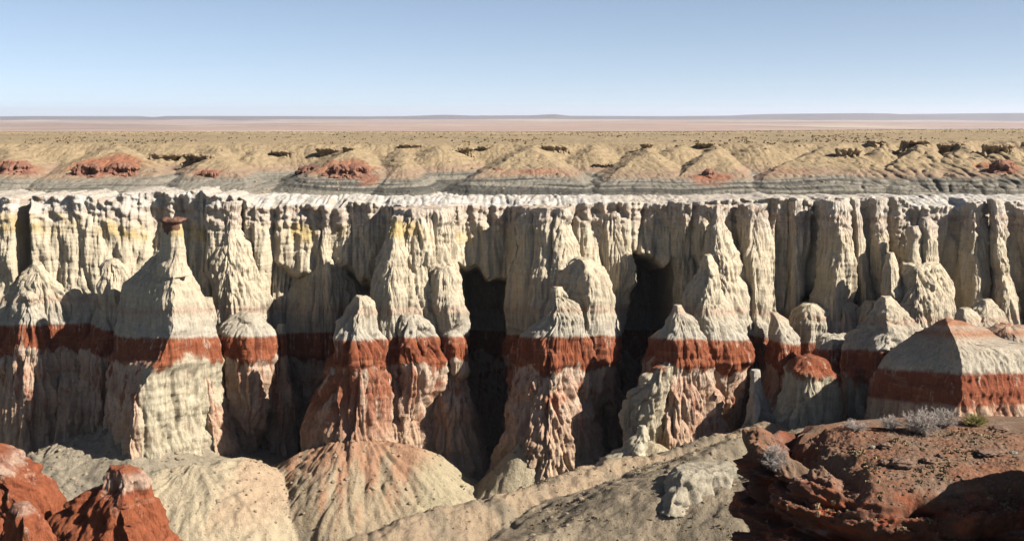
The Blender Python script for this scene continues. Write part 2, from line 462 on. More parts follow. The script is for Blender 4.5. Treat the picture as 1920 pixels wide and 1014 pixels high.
    K = max(2, int(w[0] * 2 / res / 2)); K = min(K, 25)
    for q in range(1, K):
        f = 1 - q / K
        ring = c + (top - c) * f
        ring[:, 2] = top[:, 2] * f + (c[2]) * (1 - f) + 0.3 * amp[0, 0] * fbm(ring[:, 0] / 1.3, ring[:, 1] / 1.3, 0.0, 3, 95) * (1 - f ** 4)
        rr.append(ring)
    rr = rr[::-1]
    V = np.concatenate([r for r in rr] + rings)
    off = len(rr)
    quads = grid_faces(nu, nz + off, True)
    cen = len(V); V = np.concatenate([V, [c]])
    j = np.arange(nu); tri = np.stack([np.full(nu, cen), (j + 1) % nu, j], -1)
    base = (nz + off - 1) * nu
    bc = len(V); V = np.concatenate([V, [P[-1].mean(0)]])
    tri2 = np.stack([np.full(nu, bc), base + j, base + (j + 1) % nu], -1)
    pv = np.full(len(V), pale, np.float32)
    if palefn is not None: pv = palefn(V)
    o = mesh_obj(name, V, quads[:, ::-1], mat or M_CLIFF, parent, tris=np.concatenate([tri, tri2])[:, ::-1], attrs={'pale': pv, 'stain': np.full(len(V), stain, np.float32)})
    if parent is None: tag(o, label, cat, group)
    elif label: o['label'] = label
    return o

exec_objects = []
# ------------------------------------------------------------------ the rear canyon wall (structure)
def interp(tab, x, k):
    a = np.array([[r[0], r[k]] for r in tab], float)
    return np.interp(x, a[:, 0], a[:, 1])

WALLT = [(-400,268,364),(-150,264,363),(0,257,367),(60,256,370),(66,263,371),(86,263,371),(92,257,366),(110,258,363),(200,259,362),(285,262,362),(292,272,362),(355,273,362),(375,266,362),
    (400,261,362),(448,262,364),(456,271,366),(476,271,380),(484,263,388),(560,266,389),(640,265,388),(652,276,378),(700,276,380),(722,266,388),(740,259,389),(850,258,389),
    (900,262,388),(950,264,388),(965,260,388),(1110,260,384),(1165,262,380),(1250,263,378),(1300,259,376),(1440,258,374),(1452,267,374),(1520,268,373),(1640,272,371),
    (1690,274,368),(1715,268,386),(1790,266,386),(1800,262,378),(1900,262,378),(2000,260,378),(2400,264,376)]
def wall_y0(px): return np.minimum(interp(WALLT, px, 1) - 7.5, 257.5)
XW = np.arange(-185, 185, 0.22)
PXW = XW / 258.0 * F * (1 / 1.0086) + 960
zr = np.array([zat(py, y) for py, y in zip(interp(WALLT, PXW, 2), wall_y0(PXW))])
zr = zr + 0.7 * pn(XW / 16.0, 4.1, 0, 4) - 1.6 * np.clip(pn(XW / 7.0, 1.3, 0, 8) - .12, 0, 1) * 2 + 0.4 * pn(XW / 2.0, 3.3, 0, 5) + 0.3 * np.round(2 * pn(XW / 5.0, 7.3, 0, 6)) / 2
nvw = 320
vv = np.linspace(0, 1, nvw)[:, None]
Zw = zr[None, :] + (-4 - zr[None, :]) * vv
y0 = wall_y0(PXW)
Xw = np.broadcast_to(XW[None, :], Zw.shape)
drop = zr[None, :] - Zw
Yw = y0[None, :] - 0.10 * drop - 0.30 * np.clip(drop - 19, 0, None)
def gulf(a, b, depth, zt_):  # deep shaded bays
    return depth * (sm(a - 22, a + 8, PXW) * sm(b + 22, b - 8, PXW))[None, :] * sm(3.0, -3.5, Zw - zt_ - 5 * pn(XW / 4.0, 2.2, 0, 9)[None, :])
Yw = Yw + gulf(872, 948, 28, 44) + gulf(1168, 1250, 28, 46) + gulf(515, 690, 9, 44) + gulf(420, 520, 9, 25) + gulf(-20, 135, 9, 24) + gulf(1265, 1395, 18, 22) + gulf(1480, 1660, 8, 38)
PW = np.stack([Xw, Yw, Zw], -1)
xw = Xw + 1.8 * pn(Xw / 9, Zw / 12, 0, 11)
plain_ = 1 - 0.65 * np.maximum(sm(90, 110, PXW) * sm(290, 270, PXW), sm(845, 865, PXW) * sm(960, 940, PXW))[None, :]
Dw = -3.2 * plain_ * (1 - crease(pn(xw / 7.5, Zw / 60, 0.0, 12), 2.6, 0.5)) * sm(-2, 12, drop + 4)
Dw = Dw + rock_disp(PW, None, 0.9, 0.36, 1.0, 0.18, 4.2, 3)
# blocky cap beds just under the rim
capz = sm(7, 3, drop)
Dw = Dw + capz * (0.25 * np.tanh(6 * pn(Xw / 3.1 + 0.3 * Zw, Zw / 2.4, 0, 15)) + 0.3 * pn(Xw / 1.6, Zw / 0.8, 0, 16)) + 0.7 * sm(1.3, 0.5, drop) * sm(-.1, .3, pn(Xw / 6, 0.5, 0, 17))
Yw = Yw - Dw
# bench behind the rim: rilled white slope up to the foot of the hills
nb = 70
y1 = Yw[0]; s_ = np.linspace(0, 1, nb)[1:, None]
Yb = y1[None, :] + (292 - y1[None, :]) * s_ ** 1.5
Xb = np.broadcast_to(XW[None, :], Yb.shape)
zft = np.maximum(62.3, zr)
Zb = zr[None, :] + (zft - zr)[None, :] * sm(-3, 10, Yb - y1[None, :]) - 3.0 * sm(276, 290, Yb)
Zb = np.where(Yb - y1[None, :] < 0.01, zr[None, :], Zb)
whit = np.clip((61.9 - zr) / 1.5, 0, 1)[None, :]
Zb = Zb + 0.25 * fbm(Xb / 2, Yb / 2, 0, 3, 21) * sm(0, 1.5, Yb - y1) - 0.5 * whit * (1 - crease(pn(Xb / 1.8, Yb / 9, 0, 22), 2.2, .6)) * sm(0.5, 3, Yb - y1)
Xa = np.concatenate([Xb[::-1], Xw]); Ya = np.concatenate([Yb[::-1], Yw]); Za = np.concatenate([Zb[::-1], Zw])
PXa = np.broadcast_to(PXW[None, :], Xa.shape)
cen_ = np.maximum(sm(450, 490, PXa) * sm(1170, 1130, PXa), sm(1665, 1700, PXa))
benchr = np.concatenate([np.ones(Yb.shape), np.zeros(Yw.shape)])
wa = benchr * (0.1 + .9 * cen_) + (1 - benchr) * sm(500, 440, PXa) * sm(58.6, 60.8, Za + pn(Xa / 3, Za / 2, 0, 27)) * .8
V = np.stack([Xa, Ya, Za], -1).reshape(-1, 3)
o = mesh_obj('cliff', V, grid_faces(len(XW), nvw + nb - 1)[:, ::-1], M_CLIFF, attrs={'pale': np.zeros(len(V)), 'white': wa.ravel()})
tag(o, 'pale banded rear wall of the canyon with white bench along its rim', 'cliff', kind='structure')

# ------------------------------------------------------------------ hills and plateau beyond the rim
def plateau_z(px, Y):
    z = np.interp(Y, [262, 320, 345, 450, 600, 1100, 1400, 3000], [62, 71.2, 71.9, 71.9, 70.2, 65.0, 58, 20])
    return z + 1.6 * sm(1000, 1900, px) * sm(350, 1000, Y) + 0.7*sm(1300,1900,px)
SPURS = [(-260,312,290,.5),(-120,318,288,.5),(15,318,290,.36),(205,292,296,.34),(300,298,322,.4),(398,326,279,.40),(475,292,318,.40),(648,304,292,.40),(745,350,273,.42),
    (820,280,318,.36),(985,300,284,.42),(1110,282,324,.36),(1205,320,279,.40),(1270,278,322,.40),(1330,313,277,.55),(1420,272,325,.34),(1555,282,290,.40),(1650,284,320,.5),(1722,284,296,.62),(1800,284,292,.62),
    (1872,296,286,.55),(1960,288,292,.62),(2070,296,293,.5),(2190,300,293,.5),(2320,300,293,.5)]
U = np.linspace(-0.58, 0.58, 1500)
Yh = np.concatenate([np.linspace(264, 350, 375), 350 * (1500 / 350.0) ** (np.linspace(0, 1, 240)[1:])])
Uh, Yg = np.meshgrid(U, Yh)
Xg = Uh * Yg
PXg = Uh * F / 1.0086 + 960
zp = plateau_z(PXg, Yg)
edge = 338 + 12 * pn(Uh * 14, 0.5, 0, 101) + 2 * pn(Uh * 45, 0.5, 0, 102)
zv = 61.5 + (zp - 61.5) * sm(-34, 8, Yg - edge) + 0.02 * (Yg - 268)
zv = zv - 2.5 * sm(272, 266, Yg + 2.0 * pn(Uh * 30, 0.5, 0, 99))
zsp = np.full_like(zv, -99.0)
wxg = Xg + 1.4 * pn(Xg / 14, Yg / 14, 0, 103); wyg = Yg + 1.4 * pn(Xg / 14, Yg / 14, 0, 104)
for (px, py, ya, sl) in SPURS:
    ya = ya - 6 if ya < 300 else ya
    ax, az = at(px, py, ya); bx, _ = at(px + 14, py, 350); bz = float(plateau_z(px, 350)) + 0.4
    t = np.clip((wyg - ya) / (350 - ya), 0, 1)
    cx = ax + (bx - ax) * t; cz = az + (bz - az) * t ** 0.8; cy = ya + (350 - ya) * t
    d = np.hypot(wxg - cx, wyg - cy)
    zc = cz - sl * (np.sqrt(d * d + 1.5) - 1.2)
    zsp = np.maximum(zsp, zc)
Zg = np.maximum(zv, zsp)
k_ = 0.25                                   # soft maximum
Zg = np.where(Yg < 350, k_ * np.log(np.exp((zv - Zg) / k_) + np.exp((zsp - Zg) / k_)) + Zg, Zg)
Zg = np.minimum(Zg, zp + 0.35)
hill = sm(352, 335, Yg) * sm(62.0, 63.5, Zg)
Zg = Zg - (0.22 + .5 * sm(1560, 1700, PXg)) * (1 - crease(pn(wxg / 3.4, wyg / 10, 0, 105), 2.4, .7)) * hill - 0.14 * (1 - crease(pn(wxg / 1.3, wyg / 5, 0, 106), 2.2, .7)) * hill
Zg = Zg + 0.22 * fbm(Xg / 5, Yg / 5, 0, 4, 107) * sm(260, 285, Yg) + 0.5 * np.maximum(0, pn(Xg / 9, Yg / 9, 0, 108) - .1) * sm(320, 360, Yg)
Zg = Zg - 5.0 * sm(269 + 1.5 * pn(Uh * 40, .5, 0, 120), 264, Yg)
# small steps of harder beds
Zg = Zg + 0.05 * np.sin((Zg + 0.4 * pn(Xg / 15, Yg / 15, 0, 109)) * 6.5) * hill
def band(c1, c2, t): return c1 * (1 - t[..., None]) + np.array(c2) * t[..., None]
zn = Zg + 0.7 * pn(Xg / 18, Yg / 18, 0, 110)
col = np.broadcast_to(np.array((0.50, 0.47, 0.42)), Zg.shape + (3,)).copy()
col = band(col, (0.26, 0.235, 0.19), sm(58.0, 59.0, zn + 0.5 * pn(Xg / 3, Yg / 3, 0, 111)))
dark = sm(0.05, 0.25, pn(zn * 1.9, Xg / 40, 0, 112)) * sm(61.0, 61.6, zn) * sm(65.6, 64.6, zn) * sm(430, 620, PXg) * 0.85
dark = dark + 0.7 * sm(0.1, 0.3, pn(zn * 3.2, Xg / 30, 0, 114)) * sm(60.5, 61, zn) * sm(66, 65, zn)
col = band(col, (0.085, 0.082, 0.072), np.clip(dark, 0, 1))
col = band(col, (0.33, 0.235, 0.16), sm(65.0, 65.9, zn) )
col = band(col, (0.365, 0.275, 0.165), sm(66.3, 67.6, zn))
col = band(col, (0.355, 0.27, 0.165), sm(330, 352, Yg))
col = band(col, (0.50, 0.38, 0.215), sm(560, 900, Yg) * 0.9)
patch = sm(0.05, 0.5, fbm(Xg / 30, Yg / 60, 0, 3, 115)); col = band(col, (0.28, 0.225, 0.14), patch * sm(340, 370, Yg) * 0.6)
col = band(col, (0.20, 0.155, 0.075), sm(930, 1000, Yg + 60 * pn(Xg / 60, 0, 0, 116)) * sm(500, 1300, PXg + 200 * pn(Xg / 80, 1, 0, 117)) * 0.75)
for (px, py, y_, rx, ry, a) in [(200, 315, 298, 11, 13, .9), (235, 300, 305, 8, 10, .6), (20, 318, 298, 9, 9, .8), (640, 325, 295, 10, 12, .75), (695, 355, 280, 3, 7, .7), (395, 325, 288, 5, 4, .8), (985, 330, 288, 9, 4, .3),
        (1330, 322, 283, 6, 5, .8), (1870, 325, 293, 6, 8, .8), (1330, 345, 279, 5, 8, .5), (1030,330,290,8,3,.4),(1450,335,290,10,5,.3)]:
    cx, _ = at(px, py, y_)
    q = np.hypot((Xg - cx) / rx, (Yg - y_) / ry) + 0.35 * fbm(Xg / 4, Yg / 4, 0, 3, 119)
    col = band(col, (0.36, 0.15, 0.085), sm(1.05, 0.55, q) * a)
V = np.stack([Xg, Yg, Zg], -1).reshape(-1, 3)
hills = mesh_obj('hills', V, grid_faces(len(U), len(Yh)), M_HILL, attrs={'soil': col.reshape(-1, 3)})
tag(hills, 'tan and grey shale hills rising behind the rim to the dry grass plateau', 'hills', kind='structure')

# distant plain and mesas
Up = np.linspace(-0.75, 0.75, 300); Yp = 1300 * (60000 / 1300.0) ** np.linspace(0, 1, 220)
Uq, Yq = np.meshgrid(Up, Yp); Xq = Uq * Yq
Zq = 2 + 30 * fbm(Xq / 3500, Yq / 3500, 0, 3, 131) * sm(1500, 6000, Yq)
col = np.broadcast_to(np.array((0.42, 0.30, 0.24)), Zq.shape + (3,)).copy()
col = band(col, (0.50, 0.40, 0.31), sm(0.0, 0.5, fbm(Xq / 2600, Yq / 1500, 0, 4, 133)))
col = band(col, (0.30, 0.21, 0.16), sm(0.1, 0.6, fbm(Xq / 4000, Yq / 2500, 0, 4, 134)) * .8)
V = np.stack([Xq, Yq, Zq], -1).reshape(-1, 3)
o = mesh_obj('plain', V, grid_faces(len(Up), len(Yp)), M_PLAIN, attrs={'soil': col.reshape(-1, 3)})
tag(o, 'hazy pale pink desert plain far beyond the plateau', 'plain', kind='structure')

MESA = [(-400,221),(-100,220),(0,218.5),(60,218),(110,221),(180,222),(200,221),(290,219.5),(310,218),(420,218),(480,218.5),(560,218.5),(650,219),(760,218),(830,215.5),(870,217),(900,217),(1000,216.5),(1040,214.5),(1070,217.5),
    (1300,218.5),(1480,217),(1540,214),(1600,212.5),(1660,213),(1720,216),(1800,217.5),(1860,215),(1920,213),(2100,211),(2400,212)]
for YM, off_, sd_, lab in ((25000, 0.0, 3, 'low blue mesas lining the horizon'), ):
    pxs = np.linspace(-400, 2400, 900)
    top = np.array([at(p, q, YM)[1] for p, q in zip(pxs, interp(MESA, pxs, 1) + 0.25 * pn(pxs / 12, 0, 0, 141))])
    xs = at(pxs, 218, YM)[0]
    rows = []
    for f, back in ((0, 0), (0.25, 900), (0.6, 1400), (1.0, 1800), (1.0, 9000)):
        rows.append(np.stack([xs, np.full_like(xs, YM - 1800 + back) + 300 * pn(xs / 2500, back / 900., 0, 143), -60 + (top + 60) * f], -1))
    V = np.concatenate(rows)
    c_ = np.broadcast_to(np.array((0.13, 0.10, 0.09)), V.shape)
    o = mesh_obj('distant_hills', V, grid_faces(len(pxs), 5), M_PLAIN, attrs={'soil': c_})
    tag(o, lab, 'hills', kind='structure')

# ------------------------------------------------------------------ canyon floor with talus slopes
xg = np.arange(-130, 130, 0.3); yg = np.concatenate([np.arange(60, 130, 1.0), np.arange(130, 262, 0.25)])
GX, GY = np.meshgrid(xg, yg)
gx = GX + 1.5 * pn(GX / 10, GY / 10, 0, 151); gy = GY + 1.5 * pn(GX / 10, GY / 10, 0, 152)
GZ = 3.0 + 1.2 * fbm(GX / 14, GY / 14, 0, 3, 153) + 0.02 * (GY - 150)
GC = np.broadcast_to(np.array((0.30, 0.24, 0.165)), GZ.shape + (3,)).copy()
def ridge(pts, slope, color, round_=1.0, rill=0.6, seed=0, slopeR=None, stripes=None):
    """pts = (px, py, Y) crest polyline"""
    global GZ, GC
    P3 = [(float(at(a, b, c)[0]), c, float(at(a, b, c)[1])) for a, b, c in pts]
    best = np.full(GZ.shape, -1e9)
    for (x0, y0_, z0), (x1, y1_, z1) in zip(P3[:-1], P3[1:]):
        dx, dy = x1 - x0, y1_ - y0_; L2 = dx * dx + dy * dy + 1e-9
        t = np.clip(((gx - x0) * dx + (gy - y0_) * dy) / L2, 0, 1)
        d = np.hypot(gx - (x0 + dx * t), gy - (y0_ + dy * t))
        s = slope if not callable(slope) else slope(gx - (x0 + dx * t), gy - (y0_ + dy * t))
        zc = z0 + (z1 - z0) * t - s * (np.sqrt(d * d + round_ ** 2) - round_)
        best = np.maximum(best, zc)
    ang = GX * 1.0
    ang = np.arctan2(gy - P3[0][1] - 3, gx - sum(p[0] for p in P3) / len(P3))
    if rill:
        ang = GX if len(P3) > 4 else ang * 14
        yy = GY / 12 if len(P3) > 4 else GY / 14
        best = best - rill * (0.5 + 1.2 * np.abs(pn(GX / 9, GY / 9, 0, 159))) * (1 - crease(pn(ang / 3.0 + 0.05 * GY, yy, 0, 155 + seed), 2.2, .65)) - rill * .4 * (1 - crease(pn(ang / 1.1, yy * 2, 0, 157 + seed), 2.2, .7))
    w = sm(-0.5, 0.5, best - GZ)
    GZ = np.maximum(GZ, best)
    GC = GC * (1 - w[..., None]) + (color(GX, GY, best) if callable(color) else np.array(color)) * w[..., None]

def c_central(X, Y, Z):
    base = np.broadcast_to(np.array((0.40, 0.315, 0.21)), X.shape + (3,)).copy()
    n = fbm(X / 2.0, Y / 9, 0, 3, 161)
    base = band(base, (0.43, 0.25, 0.155), sm(-0.3, 0.5, n + (Z - 12) * 0.16))
    base = band(base, (0.45, 0.38, 0.25), sm(xat(770, 220), xat(800, 220), X + 2 * n) * sm(18, 12, Z))
    return band(base, (0.25, 0.22, 0.165), sm(7.5, 5, Z + n) * .7)
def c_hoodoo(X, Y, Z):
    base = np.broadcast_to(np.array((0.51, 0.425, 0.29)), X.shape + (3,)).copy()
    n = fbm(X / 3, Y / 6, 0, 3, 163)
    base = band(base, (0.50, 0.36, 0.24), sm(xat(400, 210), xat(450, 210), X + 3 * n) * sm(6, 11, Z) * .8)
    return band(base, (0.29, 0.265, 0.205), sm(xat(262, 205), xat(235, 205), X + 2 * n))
GREYS = (0.34, 0.29, 0.215)
ridge([(-80, 905, 216), (40, 868, 222), (150, 822, 226), (236, 785, 229)], 0.42, GREYS, 3, 0.5, 1)
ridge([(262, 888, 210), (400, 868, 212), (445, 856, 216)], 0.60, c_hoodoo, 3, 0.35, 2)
ridge([(578, 842, 222), (650, 818, 219), (765, 824, 221)], 0.78, c_central, 2, 1.1, 3)
ridge([(520, 868, 226), (560, 850, 228)], 0.8, c_central, 1, 0.5, 4)
ridge([(985, 820, 221), (990, 828, 224)], 1.10, (0.46, 0.39, 0.265), 0.6, 0.35, 5)
ridge([(1060, 868, 226), (1010, 860, 228)], 0.8, (0.44, 0.31, 0.21), 1.0, 0.4, 6)
ridge([(1100, 884, 206), (1190, 842, 210), (1212, 824, 211)], 0.75, (0.46, 0.38, 0.26), 1.2, 0.25, 7)
TANR = lambda X, Y, Z: band(np.broadcast_to(np.array((0.40, 0.30, 0.20)), X.shape + (3,)).copy(), (0.29, 0.235, 0.165), sm(-.1, .5, fbm(X / 9, Y / 9, 0, 3, 165)))
ridge([(560, 1100, 150), (690, 1005, 160), (770, 968, 166), (850, 947, 171), (930, 928, 176), (1010, 908, 181), (1120, 872, 190), (1250, 848, 197), (1400, 803, 205), (1445, 790, 207), (1475, 800, 209), (1560, 850, 211)],
      0.55, TANR, 1.6, 0.42, 8)
GRN = lambda X, Y, Z: band(np.broadcast_to(np.array((0.35, 0.28, 0.195)), X.shape + (3,)).copy(), (0.25, 0.205, 0.145), sm(-.2, .4, fbm(X / 6, Y / 6, 0, 4, 167)))
ridge([(960, 1080, 140), (1020, 1003, 156), (1110, 958, 163), (1170, 925, 168), (1255, 880, 174), (1340, 838, 182), (1430, 812, 190), (1560, 800, 194)], 0.50, GRN, 1.5, 0.15, 9)
ridge([(1262, 892, 166), (1330, 893, 165), (1420, 885, 164), (1600, 870, 160)], 0.40, GRN, 2.5, 0.15, 10)
ridge([(60, 1100, 150), (300, 1090, 160)], 0.5, (0.40, 0.33, 0.22), 4, 0.3, 11)
GZ = GZ + 0.20 * fbm(GX / 2.2, GY / 2.2, 0, 4, 171, .65) + 0.4 * pn(GX / 9, GY / 9, 0, 175) - 0.28 * (1 - crease(pn(gx / 2.6, gy / 7, 0, 172), 2.4, .6)) + 0.25 * np.tanh(4 * pn(GX / 3, GY / 3, GZ / 1.2, 173)) * sm(0.0, .4, pn(GX / 14, GY / 14, 0, 174))
V = np.stack([GX, GY, GZ], -1).reshape(-1, 3)
ground = mesh_obj('ground', V, grid_faces(len(xg), len(yg)), M_SOIL, attrs={'soil': GC.reshape(-1, 3)})
tag(ground, 'rilled tan and grey talus slopes covering the canyon floor', 'ground', kind='structure')

# ------------------------------------------------------------------ rock formations on the canyon wall
B = 'buttresses standing out from the canyon wall'
C = 'rock columns along the right half of the wall'
Mg = 'rounded rock mounds at the foot of the wall'
def left_pale(V):   # pale mud coat on the camera side of the hoodoo buttress
    return (sm(xat(425, 222), xat(385, 222), V[:, 0] + 1.2 * fbm(V[:, 0] / 3, V[:, 2] / 5, 0, 2, 7)) * sm(xat(250, 218), xat(262, 218), V[:, 0])).astype(np.float32)

